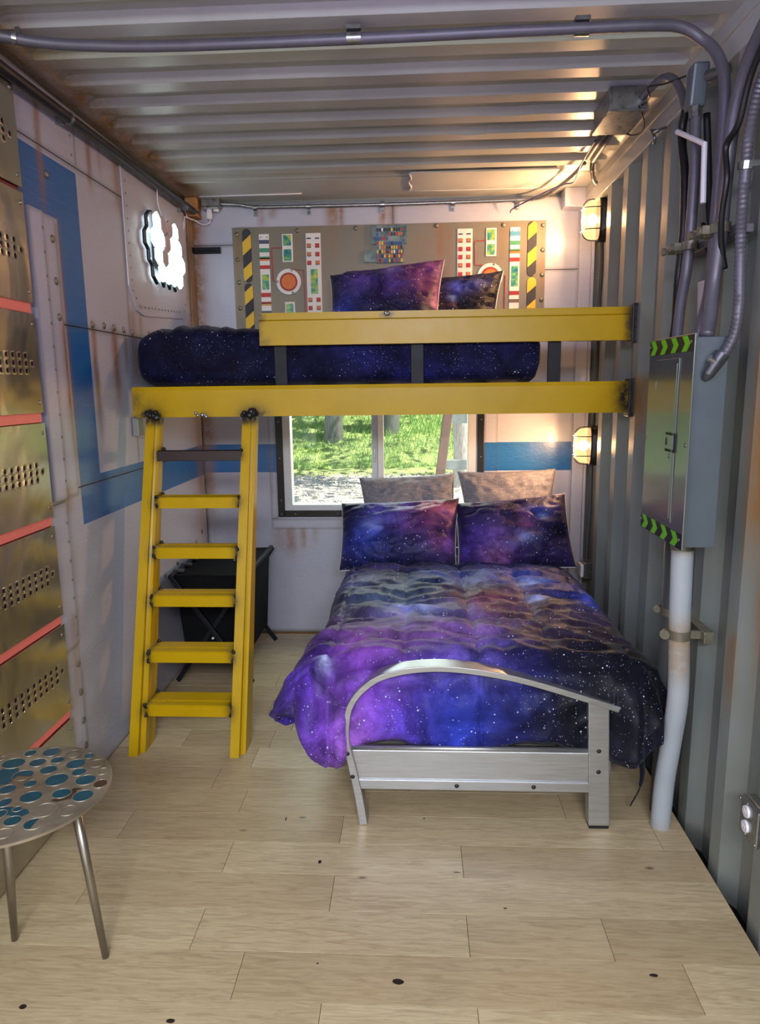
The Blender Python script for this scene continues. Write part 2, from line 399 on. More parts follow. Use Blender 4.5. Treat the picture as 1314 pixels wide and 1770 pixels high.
RUST_B = [(.43, 2.64, 2.55, .02, .5), (.50, 2.64, 2.6, .03, .4), (.86, 2.64, 2.53, .04, .8), (.91, 2.64, 2.52, .016, .9), (1.16, 2.66, 2.52, .02, .8), (1.21, 2.66, 2.50, .03, .4), (.47, .69, .55, .05, .35), (.54, .69, .50, .04, .5), (.62, .69, .56, .02, .5),
          (.70, .69, .60, .02, .3), (.02, 2.6, .3, .05, .8), (.43, 1.2, .70, .012, .3)]
def rustval(u, z, lst):
    r = 0
    for (c, zt, zb, w, s) in lst:
        if z > zt+.03 or z < zb-.04: continue
        d = abs(u-c-.006*n3(z*9, c*7))/w
        if d < 1.6:
            r = max(r, min(1, 1.5*s)*math.exp(-d*d*1.0)*sstep(zt+.03, zt-.01, z)*sstep(zb-.04, zb+.45*(zt-zb), z))
    return r
def sheet(name, side, u0, u1, z0, z1, parent, stripes=(), hole=None, step=.018, thick=.012, off=0.0, rust=None, mats=None, g=.002):
    """a plywood sheet; side 'L' lies on x=0 facing +x, side 'B' lies on y=4.41 facing -y"""
    u0 += g; u1 -= g; z0 += g; z1 -= g
    def lines(a, b, extra):
        n = max(2, int(round((b-a)/step))); L = [a+(b-a)*i/n for i in range(n+1)]
        for e in extra:
            if a < e < b:
                L = [q for q in L if abs(q-e) > step*.45 or q in (a, b)]; L.append(e)
        return sorted(set(L))
    eu = []; ez = []
    for s in stripes: eu += [s[0], s[1]]; ez += [s[2], s[3]]
    if hole: eu += [hole[0], hole[1]]; ez += [hole[2], hole[3]]
    U = lines(u0, u1, eu); Z = lines(z0, z1, ez)
    if side == 'L': P = lambda u, z, d: (off-d, u, z)
    else: P = lambda u, z, d: (u, 4.41-off+d, z)
    vs = [P(u, z, 0) for z in Z for u in U]; nu = len(U); fs = []; mi = []
    for j in range(len(Z)-1):
        for i in range(nu-1):
            cu, cz = (U[i]+U[i+1])/2, (Z[j]+Z[j+1])/2
            if hole and hole[0] < cu < hole[1] and hole[2] < cz < hole[3]: continue
            q = (j*nu+i, j*nu+i+1, (j+1)*nu+i+1, (j+1)*nu+i)
            fs.append(q); mi.append(1 if any(s[0] < cu < s[1] and s[2] < cz < s[3] for s in stripes) else 0)
    n0 = len(vs); rim = [(u0, z0), (u1, z0), (u1, z1), (u0, z1)]
    vs += [P(a, b, 0) for a, b in rim]+[P(a, b, thick) for a, b in rim]
    for k in range(4):
        k2 = (k+1) % 4; fs.append((n0+k, n0+k+4, n0+k2+4, n0+k2)); mi.append(0)
    me = bpy.data.meshes.new(name); me.from_pydata(vs, [], fs); me.polygons.foreach_set('material_index', mi)
    lst = RUST_L if side == 'L' else RUST_B
    fn = rust or (lambda u, z: rustval(u, z, lst))
    vals = []; gr = []
    for z in Z:
        for u in U:
            vals.append(fn(u, z)); e = min(u-u0, u1-u, z-z0, z1-z)
            gr.append(.5*sstep(.012, 0, e))
    set_attr(me, 'rust', vals+[0]*8); set_attr(me, 'grime', gr+[.6]*8)
    return finish(name, me, mats or [M['ply'], M['ply_blue']], parent)

YF = -1.5
wl_ = MB().box(-.09, YF, -.03, -.02, 4.45, 2.72).obj('wall_left', M['wall_steel']); tag(wl_, kind='structure')
ST = [(2.0, 2.925, 2.224, 2.437), (2.74, 2.925, 1.05, 2.437), (2.74, 4.41, 1.05, 1.238)]
for (a, b, c, d, st) in [(-1.5, -.3, 0, 2.46, .3), (-.3, .95, 0, 2.46, .3), (.95, 2.10, 0, 2.46, .2), (-1.5, 2.10, 2.46, 2.67, .2),
                     (2.10, 3.36, 0, 1.205, .018), (2.10, 3.36, 1.205, 1.838, .018), (2.10, 3.36, 1.838, 2.46, .018), (2.10, 2.935, 2.46, 2.67, .018), (2.935, 4.40, 2.46, 2.67, .018),
                     (3.36, 4.40, 0, 1.205, .018), (3.36, 4.40, 1.205, 1.838, .018), (3.36, 4.40, 1.838, 2.46, .018)]:
    sheet('plywood_panel', 'L', a, b, c, d, wl_, ST, step=st)
sheet('batten', 'L', 2.50, 2.70, 1.18, 2.222, wl_, off=.012, rust=lambda u, z: rustval(u, z, RUST_L)+.5*sstep(.03, 0, 2.70-u)*(.5+n3(z*8, 3)))
sheet('batten', 'L', 2.50, 2.598, 1.18, 2.222, wl_, off=.020, thick=.008, rust=lambda u, z: rustval(u, z, RUST_L)+.6*sstep(.02, 0, 2.598-u)*(.5+n3(z*8, 5)))
sheet('batten', 'L', 2.45, 2.592, .60, 1.17, wl_, off=.014, thick=.014)
sheet('batten', 'L', 2.45, 2.595, .0, .60, wl_, off=.008, thick=.008)
MB().prism([(0, y, z) for y, z in [(3.372, 2.60), (3.372, 2.07), (3.45, 1.965), (3.55, 1.945), (4.13, 1.985), (4.215, 2.075), (4.29, 2.52), (4.25, 2.60)]], (.007, 0, 0)).obj('hatch_panel', M['ply'], wl_, bevel=.004)
MB().box(0, 4.31, 1.6, .014, 4.40, 2.66).obj('corner_board', M['wood_dark'], wl_, bevel=.003)
rv = MB().dome((0, 0, 0), (1, 0, 0), .0055, .003, 8, 3).obj('rivet', M['strap'], wl_, smooth=True, loc=(0, 0, 0))
RV = [(.012, 3.40+.0, z) for z in np.arange(2.10, 2.58, .055)]+[(.014, 3.49+i*.048, 1.985+i*.0028) for i in range(13)]+[(.014, 3.40+i*.035, 2.05-i*.03) for i in range(3)]+[(.014, 4.14+i*.035, 2.03+i*.04) for i in range(3)]
RV += [(.021, 2.585, z) for z in np.arange(1.25, 2.2, .083)]+[(.016, 2.575, z) for z in np.arange(.64, 1.15, .075)]+[(.001, 2.90, z) for z in (2.50, 2.57, 1.15, 1.27)]+[(.014, y, 2.02) for y in (4.25, 4.30, 4.36)]
copies(rv, RV[1:]); rv.location = RV[0]
bo = MB().dome((0, 0, 0), (1, 0, 0), .015, .006, 10, 3).obj('bolt_head', M['strap'], wl_, smooth=True, loc=(0, 0, 0))
BO = [(.001, 2.964, 1.858), (.001, 3.076, 1.863), (.001, 3.177, 1.862), (.001, 3.283, 1.86), (.001, 3.385, 1.857), (.001, 3.60, 1.865), (.013, 2.665, 2.14), (.013, 2.665, 1.99), (.013, 2.665, 1.86), (.001, 2.69, 2.37), (.009, 2.575, .52), (.009, 2.575, .40), (.009, 2.575, .28), (.009, 2.575, .17), (.001, 4.0, .62), (.001, 3.8, .62), (.001, 3.6, .6), (.001, 4.15, .66), (.001, 4.28, .7)]
copies(bo, BO[1:]); bo.location = BO[0]

WX0, WX1, WZ0, WZ1 = .512, 1.735, .812, 1.60      # rough window opening
wb_ = MB().box(-.02, 4.43, -.03, WX0, 4.50, 2.72).box(WX1, 4.43, -.03, 2.46, 4.50, 2.72).box(WX0, 4.43, -.03, WX1, 4.50, WZ0).box(WX0, 4.43, WZ1, WX1, 4.50, 2.72).obj('wall_back', M['wall_steel']); tag(wb_, kind='structure')
SB = [(0, 2.32, 1.06, 1.238)]
HO = (WX0, WX1, WZ0, WZ1)
for (a, b, c, d) in [(0, 1.22, 0, 2.44), (1.22, 2.32, 0, 2.26), (0, 1.22, 2.44, 2.67), (1.22, 2.32, 2.26, 2.67)]:
    sheet('plywood_panel', 'B', a, b, c, d, wb_, SB, HO)
ap = [sheet('window_apron', 'B', .42, 1.86, .69, .76, wb_, off=.012), sheet('window_casing', 'B', .42, .47, .76, 1.66, wb_, [(0, 3, 1.06, 1.238)], off=.012), sheet('window_casing', 'B', 1.775, 1.86, .76, 1.66, wb_, [(0, 3, 1.06, 1.238)], off=.012)]
# right back corner: trim board, recess, wood block
MB().box(2.318, 4.385, 0, 2.385, 4.42, 2.60).obj('corner_trim', M['ply'], wb_, bevel=.003)
MB().box(2.385, 4.36, 0, 2.40, 4.43, 2.62).obj('corner_trim', M['ply'], wb_, bevel=.002)
MB().prism([(2.205, 4.30, 2.69), (2.207, 4.30, 2.59), (2.40, 4.30, 2.575), (2.40, 4.30, 2.69)], (0, .12, 0)).obj('corner_block', M['ply'], wb_, bevel=.004)
MB().box(.005, 4.30, 2.587, .072, 4.40, 2.69).obj('wood_block', M['wood'], wb_, bevel=.002)

# right wall: corrugated steel
def right_wall():
    pr = []          # (y, x)
    y = 3.83
    pr += [(4.46, 2.455), (4.36, 2.44), (3.90, 2.425), (3.845, 2.335), (3.83, 2.33)]
    k = 0
    while y > YF:
        pr += [(y-.07, 2.33), (y-.138, 2.366), (y-.21, 2.366), (y-.278, 2.33)]; y -= .278
    Z = list(np.arange(0, 2.62, .04))+[2.62]; ZZ = [-.06]+Z
    sub = []
    for i in range(len(pr)-1):
        (ya, xa), (yb, xb) = pr[i], pr[i+1]
        n = 4 if ya > 1.2 else 1
        for j in range(n): sub.append((ya+(yb-ya)*j/n, xa+(xb-xa)*j/n))
    sub.append(pr[-1]); pr = sub
    vs = [(x, y, z) for z in ZZ for (y, x) in pr]; n = len(pr); fs = []
    for j in range(len(ZZ)-1):
        for i in range(n-1): fs.append((j*n+i, (j+1)*n+i, (j+1)*n+i+1, j*n+i+1))
    rust = []; gr = []
    SP = [(2.01, 1.74, .55, .035, .9), (2.06, 1.72, .95, .05, .9), (1.98, 1.15, .7, .05, .6), (2.12, .82, .55, .03, .5), (2.35, 2.60, 2.2, .10, .25), (2.2, 2.6, 2.3, .06, .2), (3.21, 1.6, 1.35, .08, .8), (1.95, 2.60, 2.45, .2, .15), (2.5, 1.75, 1.0, .03, .3)]
    for z in ZZ:
        for (y, x) in pr:
            rust.append(rustval(y, z, SP)+.12*max(0, n3(y*2, z*2)))
            gr.append(min(1, .55*sstep(.06, -.02, z)*(1+n3(y*5, z*4))+.45*sstep(.05, 0, abs(y-3.20))*sstep(.09, .02, abs(z-1.53))))
    me = bpy.data.meshes.new('wall_right'); me.from_pydata(vs, [], fs); set_attr(me, 'rust', rust); set_attr(me, 'grime', gr)
    o = finish('wall_right', me, M['wall_steel']); so = o.modifiers.new('s', 'SOLIDIFY'); so.thickness = .004; so.offset = -1
    tag(o, kind='structure'); return o
wr_ = right_wall()
MB().box(2.322, YF, 2.565, 2.47, 4.44, 2.71).obj('top_rail', M['ceil_steel'], wr_, bevel=.006)
MB().tube([(2.326, YF, 2.640), (2.326, 4.40, 2.640)], .006, 8).obj('rail_lip', M['ceil_steel'], wr_, smooth=True)
MB().box(2.37, YF, -.12, 2.48, 4.44, .012).obj('bottom_rail', M['black_steel'], wr_)
# door end (behind the camera): posts and header of the open container end
we = MB().box(-.09, YF-.08, -.05, .04, YF, 2.72).box(2.26, YF-.08, -.05, 2.48, YF, 2.72).box(.04, YF-.08, 2.52, 2.26, YF, 2.72).obj('wall_front', M['wall_steel']); tag(we, kind='structure')

# ceiling: die-stamped roof sheets
def ceiling():
    B = []                       # rib break lines (y, depth)
    y = 2.835-.21*21
    while y < 3.93:
        B += [(y, 0), (y+.028, 1), (y+.106, 1), (y+.134, 0)]; y += .21
    D_ = {round(YF, 4): 0, 4.46: 0}
    for a, p in B:
        if a > YF: D_[round(a, 4)] = p
    for q in np.arange(3.99, 4.44, .05): D_[round(float(q), 4)] = 0
    ys = sorted(D_); prof = lambda y: D_[y]
    xs = [-.05, .02, .04, .055, .07, .085, .10, .12]+[.12+(2.20-.12)*i/40 for i in range(1, 41)]+[2.22, 2.24, 2.26, 2.275, 2.29, 2.305, 2.32, 2.335, 2.44]
    vs = []; rust = []; gr = []
    for y in ys:
        p = prof(y)
        for x in xs:
            e = sstep(.04, .11, x)*sstep(2.325, 2.262, x)
            dent = .008*math.exp(-((x-1.60)/.05)**2-((y-3.37)/.05)**2)+.006*math.exp(-((x-1.75)/.06)**2-((y-3.15)/.05)**2)
            vs.append((x, y, 2.69+.027*p*e-dent+.0012*n3(x*3, y*3)))
            rust.append(1.5*sstep(.26, .03, x)*(.5+1.0*max(0, n3(x*14, y*11)))+(.5 if (y > 4.34 and x > .6) else 0)*max(0, .4+n3(x*5, y*3))+.35*sstep(.05, 0, abs(x-2.31))*max(0, n3(y*4, 3)))
            gr.append(.7*math.exp(-((x-.08)/.04)**2-((y-4.1)/.1)**2)+.4*sstep(.12, .02, x)*max(0, n3(x*9, y*6, 4)+.1))
    n = len(xs); fs = [(j*n+i, j*n+i+1, (j+1)*n+i+1, (j+1)*n+i) for j in range(len(ys)-1) for i in range(n-1)]
    fs = [tuple(reversed(f)) for f in fs]
    me = bpy.data.meshes.new('ceiling'); me.from_pydata(vs, [], fs); set_attr(me, 'rust', rust); set_attr(me, 'grime', gr)
    o = finish('ceiling', me, M['ceil_steel'], smooth=14); so = o.modifiers.new('s', 'SOLIDIFY'); so.thickness = .004; so.offset = -1
    tag(o, kind='structure'); return o
ce_ = ceiling()
MB().box(1.33, 3.93, 2.684, 2.10, 4.27, 2.692).obj('roof_patch', M['ceil_steel'], ce_, bevel=.001)
MB().tube(catmull([(1.325, 3.95, 2.687), (1.33, 4.03, 2.685), (1.318, 4.1, 2.686), (1.33, 4.18, 2.684), (1.322, 4.27, 2.686)], 5), .006, 6).tube(catmull([(1.33, 4.27, 2.686), (1.6, 4.28, 2.686), (1.9, 4.275, 2.686), (2.1, 4.28, 2.686)], 5), .0035, 6).tube([(.10, 4.28, 2.687), (.7, 4.27, 2.687)], .004, 6).obj('caulk_bead', M['white_plastic'], ce_, smooth=True)

# floor: oak planks as pieces of the floor
fl_ = MB().box(-.05, YF, -.06, 2.31, 4.44, -.0125).obj('floor', M['wood']); tag(fl_, kind='structure')
ROWS = {0: [1.098, 1.504], 1: [.856, 2.083], 2: [.693, 1.498, 1.902], 3: [.278, 1.078], 4: [.698, 1.502], 5: [.270, 1.075, 2.2], 6: [.672, 1.903], 7: [.52, 1.32]}
random.seed(3)
for r in range(-19, 18):
    y0 = 1.5735-.1635+r*.1635; y1 = y0+.1635
    if y1 <= YF or y0 > 4.40: continue
    y0 = max(y0, YF); y1 = min(y1, 4.405)
    if r in ROWS: cuts = ROWS[r]
    else:
        c = random.uniform(.2, .9); cuts = []
        while c < 2.1: cuts.append(c); c += random.choice([.8, 1.2, 1.2, .4])
    xs = [.0]+cuts+[2.31]
    for a, b in zip(xs[:-1], xs[1:]):
        if b-a < .05: continue
        cx, cyy = (a+b)/2, (y0+y1)/2
        hb = b
        me = MB().box(a+.0007, y0+.0007, -.0125, hb-.0007, y1-.0007, 0).mesh('plank')
        o = finish('plank', me, M['plank'], fl_, loc=(cx, cyy, 0), bevel=.0006)
kn = MB()
for x, y, a, b in [(1.296, 1.647, .016, .010), (1.019, 2.125, .006, .009), (1.376, 2.379, .005, .003), (.316, 1.533, .010, .008), (.719, 1.506, .012, .007), (1.992, 1.693, .012, .006), (1.481, 2.088, .012, .002), (.86, 2.36, .003, .012), (1.07, 1.70, .003, .003), (1.62, 1.93, .006, .003), (1.40, 1.40, .004, .006)]:
    kn.add([(x+a*math.cos(i/10*2*PI)*(1+.25*n3(i*.9, x)), y+b*math.sin(i/10*2*PI)*(1+.25*n3(i, y)), .0004) for i in range(10)], [tuple(range(10))])
kn.obj('wood_knot', M['knot'], fl_, kind='stuff')

# ------------------------------------------------------------------ window
w1 = MB()
for (a, b, c, d) in [(WX0, .562, WZ0, WZ1), (1.675, WX1, WZ0, WZ1), (.562, 1.675, WZ0, .850), (.562, 1.675, 1.56, WZ1)]: w1.box(a, 4.395, c, b, 4.48, d)
win = w1.obj('window_1', M['vinyl'], bevel=.003); tag(win, kind='structure')
MB().box(1.075, 4.405, .85, 1.110, 4.45, 1.56).obj('sash_stile', M['vinyl'], win, bevel=.003)
MB().box(1.112, 4.395, .85, 1.150, 4.44, 1.56).obj('sash_stile', M['vinyl'], win, bevel=.003)
MB().box(1.088, 4.392, 1.12, 1.100, 4.405, 1.21).obj('window_latch', M['zinc'], win, bevel=.002)
for a, b, y in ((.562, 1.08, 4.43), (1.145, 1.675, 4.42)):
    MB().box(a, y, .85, b, y+.004, 1.56).obj('pane', M['glass'], win)
fr = MB()
for (a, b, c, d) in [(.470, .512, .772, 1.64), (1.735, 1.775, .772, 1.64), (.512, 1.735, .772, .812), (.512, 1.735, 1.60, 1.64)]: fr.box(a, 4.388, c, b, 4.41, d)
fro = fr.obj('window_frame', M['window_black'], win, bevel=.002)
sc = MB().dome((0, 0, 0), (0, -1, 0), .006, .004, 8, 3).obj('screw', M['zinc'], fro, smooth=True, loc=(0, 0, 0))
SP = [(.491, 4.388, z) for z in (.792, .88, 1.15, 1.38)]+[(.58, 4.388, .792), (.85, 4.388, .792)]+[(1.755, 4.388, z) for z in (1.15, .9, 1.38)]
copies(sc, SP[1:]); sc.location = SP[0]

# ------------------------------------------------------------------ outside
g = MB(); g.add([(-40, 4.55, -.25), (40, 4.55, -.25), (40, 15.2, -.25), (-40, 15.2, -.25)], [(0, 1, 2, 3)])
go = g.obj('ground', M['leaf_ground']); tag(go, kind='structure')
def bank_z(x, y): return -.25+.16*sstep(14.6, 17, y)*2+max(0, y-16)*.30+.25*n3(x*.3, y*.3)*sstep(15, 18, y)
nx, ny = 60, 40; vs = [(-30+60*i/nx, 14.6+32*j/ny, bank_z(-30+60*i/nx, 14.6+32*j/ny)) for j in range(ny+1) for i in range(nx+1)]
me = bpy.data.meshes.new('grass_bank'); me.from_pydata(vs, [], [(j*(nx+1)+i, j*(nx+1)+i+1, (j+1)*(nx+1)+i+1, (j+1)*(nx+1)+i) for j in range(ny) for i in range(nx)])
bk = finish('grass_bank', me, M['bank'], smooth=True); tag(bk, kind='structure')
def scatter(name, n, gen, mat, label, cat):
    v = []; f = []
    for i in range(n):
        q = gen(); k = len(v); v += q; f.append(tuple(range(k, k+len(q))))
    me = bpy.data.meshes.new(name); me.from_pydata(v, [], f); o = finish(name, me, mat); tag(o, label, cat, kind='stuff'); return o
R_ = random.Random(5)
def blade():
    if R_.random() < .18: x = R_.uniform(-5.5, -2.5); y = R_.uniform(8.5, 10.5); h = R_.uniform(.05, .14)
    else: x = R_.uniform(-10, 8); y = 15.3+R_.random()**1.2*6; h = R_.uniform(.06, .20)*(1+.8*n3(x*.8, y*.8))
    z = bank_z(x, y) if y > 14.6 else -.25; a = R_.uniform(0, PI); w = .014
    return [(x-w*math.cos(a), y-w*math.sin(a), z), (x+w*math.cos(a), y+w*math.sin(a), z), (x+R_.uniform(-.1, .1), y+R_.uniform(-.1, .1), z+h)]
scatter('grass', 40000, blade, M['grass'], 'sunlit green grass on the bank seen through the window', 'grass')
def leaf(cx, cy, cz, s, sz):
    c = Vector((cx+R_.gauss(0, s[0]), cy+R_.gauss(0, s[1]), cz+R_.gauss(0, s[2])))
    a = Vector((R_.gauss(0, 1), R_.gauss(0, 1), R_.gauss(0, 1))).normalized(); b = a.cross(Vector((R_.gauss(0, 1), R_.gauss(0, 1), 1))).normalized()
    return [c-a*sz, c-b*sz*.6, c+a*sz, c+b*sz*.6]
def litter():
    x = R_.uniform(-9, 7); y = R_.uniform(4.8, 15.3); a = R_.uniform(0, PI); s = R_.uniform(.015, .045)
    return [(x+s*math.cos(a+k*PI/2)*(1 if k % 2 else .45), y+s*math.sin(a+k*PI/2)*(1 if k % 2 else .45), -.245+R_.uniform(.003, .05)) for k in range(4)]
scatter('leaf_litter', 22000, litter, M['litter'], 'pale dry leaf litter covering the ground outside the window', 'leaf litter')
def undergrowth():
    x = R_.uniform(-12, 12); y = 19.2+R_.random()**1.4*12; z = bank_z(x, y)+abs(R_.gauss(0, .16+.05*(y-19)))
    return leaf(x, y, z, (.3, .3, .1), R_.uniform(.04, .12))
scatter('undergrowth', 26000, undergrowth, M['foliage'], 'bright leafy undergrowth at the top of the bank outside', 'undergrowth')
def tree(name, x, y, r, lab, mat, h=7.5):
    z = bank_z(x, y) if y > 14.6 else -.25
    t = thing(name, lab, 'tree', (x, y, z))
    pts = catmull([(x, y, z-.2), (x+.03, y, z+.6), (x-.04, y, z+2.2), (x+.08, y, z+h*.6), (x, y, z+h)], 6)
    MB().tube(pts, [r*(1.25-.75*i/len(pts)+.25*(i == 0)) for i in range(len(pts))], 12).obj('trunk', mat, t, smooth=True)
    m = MB()
    for k in range(6):
        a = k*1.1+x; zz = z+h*(.55+.07*k); m.tube([(x, y, zz), (x+.8*math.cos(a), y+.8*math.sin(a), zz+.5), (x+1.7*math.cos(a), y+1.7*math.sin(a), zz+.8)], [r*.4, r*.25, r*.08], 6)
    m.obj('branch', mat, t, smooth=True)
    v = []; f = []
    for k in range(1300):
        q = leaf(x, y, z+h*.95, (1.5, 1.5, .9), R_.uniform(.08, .16)); n = len(v); v += q; f.append((n, n+1, n+2, n+3))
    me = bpy.data.meshes.new('crown'); me.from_pydata(v, [], f); tag(finish('crown', me, M['foliage'], t), kind='stuff')
tree('tree', -.65, 17.0, .20, 'grey tree trunk seen through the left window sash', M['bark'])
tree('tree', .71, 17.2, .20, 'grey tree trunk just right of the window centre bar', M['bark'])
tree('tree', 2.20, 12.9, .17, 'pale rough barked trunk behind the fence at right of window', M['pale_bark'])
def far_tree(x, y, lab): tree('tree', x, y, .24, lab, M['bark'], 8.5)
far_tree(-5.4, 22, 'distant tree on the bank, far left beyond the window')
far_tree(4.9, 21, 'distant tree on the bank, far right beyond the window')
pb = MB().obox((1.645, 8.0, .70), (.052, 0, .0), (0, .06, 0), (.117, 0, .95)).obj('timber_post', M['post_wood'], bevel=.008, loc=(1.53, 8.0, -.25)); tag(pb, 'leaning brown timber post outside in front of the fence', 'post')
ft = thing('rail_fence', 'weathered grey two rail fence outside the right window pane', 'fence', (2.6, 9.9, -.25))
for z in (.49, 1.14): MB().obox((3.55, 10.0, z), (1.77, .1, 0), (0, .03, 0), (0, 0, .07)).obj('rail', M['fence_wood'], ft, bevel=.01)
MB().box(5.0, 9.98, -.25, 5.14, 10.14, 1.25).obj('post', M['fence_wood'], ft, bevel=.01)

# ------------------------------------------------------------------ loft bed frame
def profile_x(name, prof, x0, x1, mat, parent, stain=None, dx=.02, dp=.02, label=None):
    P = []
    n = len(prof)
    for i in range(n):
        a = Vector((*prof[i], 0)); b = Vector((*prof[(i+1) % n], 0)); k = max(1, int(math.ceil((b-a).length/dp)))
        for j in range(k): P.append(a.lerp(b, j/k))
    nx = max(1, int((x1-x0)/dx)); vs = []; fs = []; np_ = len(P)
    for i in range(nx+1):
        x = x0+(x1-x0)*i/nx; vs += [(x, p.x, p.y) for p in P]
    for i in range(nx):
        for j in range(np_):
            j2 = (j+1) % np_; fs.append((i*np_+j, i*np_+j2, (i+1)*np_+j2, (i+1)*np_+j))
    fs.append(tuple(range(np_-1, -1, -1))); fs.append(tuple(nx*np_+j for j in range(np_)))
    me = bpy.data.meshes.new(name); me.from_pydata(vs, [], fs)
    set_attr(me, 'soot', [stain(*v) if stain else 0 for v in vs])
    bm = bmesh.new(); bm.from_mesh(me); bmesh.ops.recalc_face_normals(bm, faces=bm.faces); bm.to_mesh(me); bm.free()
    return finish(name, me, mat, parent, label=label)
def blob(pts, base=0):
    def f(x, y, z):
        s = 0
        for (px, pz, rx, rz, k) in pts: s = max(s, k*math.exp(-((x-px)/rx)**2-((z-pz)/rz)**2))
        return min(1, s)
    return f
loft = thing('loft_bed_frame', 'yellow steel loft frame with guard rail spanning wall to wall above the lower bed', 'loft bed', (1.17, 3.3, 1.457))
profile_x('beam', [(3.245, 1.459), (3.245, 1.582), (3.250, 1.599), (3.30, 1.599), (3.30, 1.459)], .035, 2.315, M['yellow'], loft,
          blob([(.115, 1.47, .055, .028, 1.6), (.60, 1.47, .06, .028, 1.6), (.05, 1.53, .04, .06, .65), (.05, 1.45, .06, .02, 1), (.36, 1.462, .035, .018, .9), (2.30, 1.53, .05, .1, 1.3), (.11, 1.50, .06, .05, .45), (.6, 1.49, .07, .04, .45), (.34, 1.50, .08, .03, .12)]))
profile_x('guard_rail', [(3.245, 1.778), (3.245, 1.885), (3.257, 1.892), (3.257, 1.922), (3.30, 1.922), (3.30, 1.778)], .643, 2.305, M['yellow'], loft,
          blob([(.65, 1.90, .012, .03, 1.5), (.65, 1.84, .008, .08, 1.3), (1.225, 1.905, .022, .012, 1.6), (2.30, 1.85, .02, .1, 1.4), (.67, 1.79, .02, .02, .6)]))
for x in (.700, 1.330, 1.950):
    MB().box(x, 3.285, 1.59, x+.058, 3.30, 1.80).obj('rail_bracket', M['black_steel'], loft, bevel=.002)
for q in (1.44, 1.765): MB().box(2.305, 3.235, q, 2.33, 3.31, q+.17).obj('wall_plate', M['weld'], loft, bevel=.003)
MB().box(.0, 4.33, 1.48, 2.33, 4.39, 1.58).obj('back_beam', M['black_steel'], loft)
for i in range(9):
    x = .12+i*.25; MB().box(x, 3.30, 1.565, x+.10, 4.34, 1.585).obj('deck_slat', M['black_steel'], loft)
MB().box(.003, 3.30, 1.37, .030, 3.37, 1.456).obj('lit_wall_patch', M['wall_steel'], loft, bevel=.002)  # small box standing in for a lit patch of wall under the beam
wm = MB()
for (x, z) in ((1.225, 1.908), (.335, 1.472), (.372, 1.466)):
    for k in range(4): wm.dome((x+random.uniform(-.016, .016), 3.246, z+random.uniform(-.006, .006)), (0, -1, 0), random.uniform(.005, .010), .005, 8, 3)
wm.obj('weld_scar', M['zinc'], loft, smooth=True, kind='stuff')

# ladder
lad = thing('ladder', 'yellow welded steel ladder with six rungs leaning on the loft beam', 'ladder', (.35, 2.86, 0))
LK = (3.222-2.79)/1.46
def stile(x0, dark_top):
    prof = [(0, 0), (.041, 0), (.041, .028), (.050, .034), (.062, .034), (.062, .155), (0, .155)]
    P = []
    for i in range(len(prof)):
        a = Vector((*prof[i], 0)); b = Vector((*prof[(i+1) % len(prof)], 0)); k = max(1, int((b-a).length/.02))
        for j in range(k): P.append(a.lerp(b, j/k))
    n = len(P); H = 1.475; nz = 100; vs = []; fs = []
    for i in range(nz+1):
        z = H*i/nz
        for p in P: vs.append((x0+.0135*z+p.x, 2.79+LK*z+p.y*(1-.62*z/H), z))
    for i in range(nz):
        for j in range(n):
            j2 = (j+1) % n; fs.append((i*n+j, i*n+j2, (i+1)*n+j2, (i+1)*n+j))
    fs.append(tuple(range(n-1, -1, -1))); fs.append(tuple(nz*n+j for j in range(n)))
    me = bpy.data.meshes.new('stile'); me.from_pydata(vs, [], fs)
    zr = [.185, .41, .645, .855, 1.078, 1.29]
    left = x0 < .3
    def soot(v):
        s = 1.3*sstep(1.405, 1.45, v[2])
        lx = v[0]-x0-.0135*v[2]
        for z in zr:
            d = abs(v[2]-z); side = sstep(.02, .062, lx) if left else sstep(.03, .0, lx)
            s = max(s, side*.85*math.exp(-(d/.035)**2))
        if left and lx > .058: s = max(s, .35*sstep(.03, .0, abs((v[1]-2.79-LK*v[2])-.09)))
        return min(1, s)
    set_attr(me, 'soot', [soot(v) for v in vs])
    bm = bmesh.new(); bm.from_mesh(me); bmesh.ops.recalc_face_normals(bm, faces=bm.faces); bm.to_mesh(me); bm.free()
    s = finish('stile', me, M['yellow'], lad)
    wb = MB()
    for k in range(14): wb.dome((x0+.02+random.uniform(0, .055), 3.215+random.uniform(-.01, .02), 1.462+random.uniform(0, .025)), (0, -1, .3), random.uniform(.010, .019), .010, 8, 3)
    wb.obj('weld_bead', M['weld'], s, smooth=True, kind='stuff')
    return s
stile(.083, 1); stile(.534, 1)
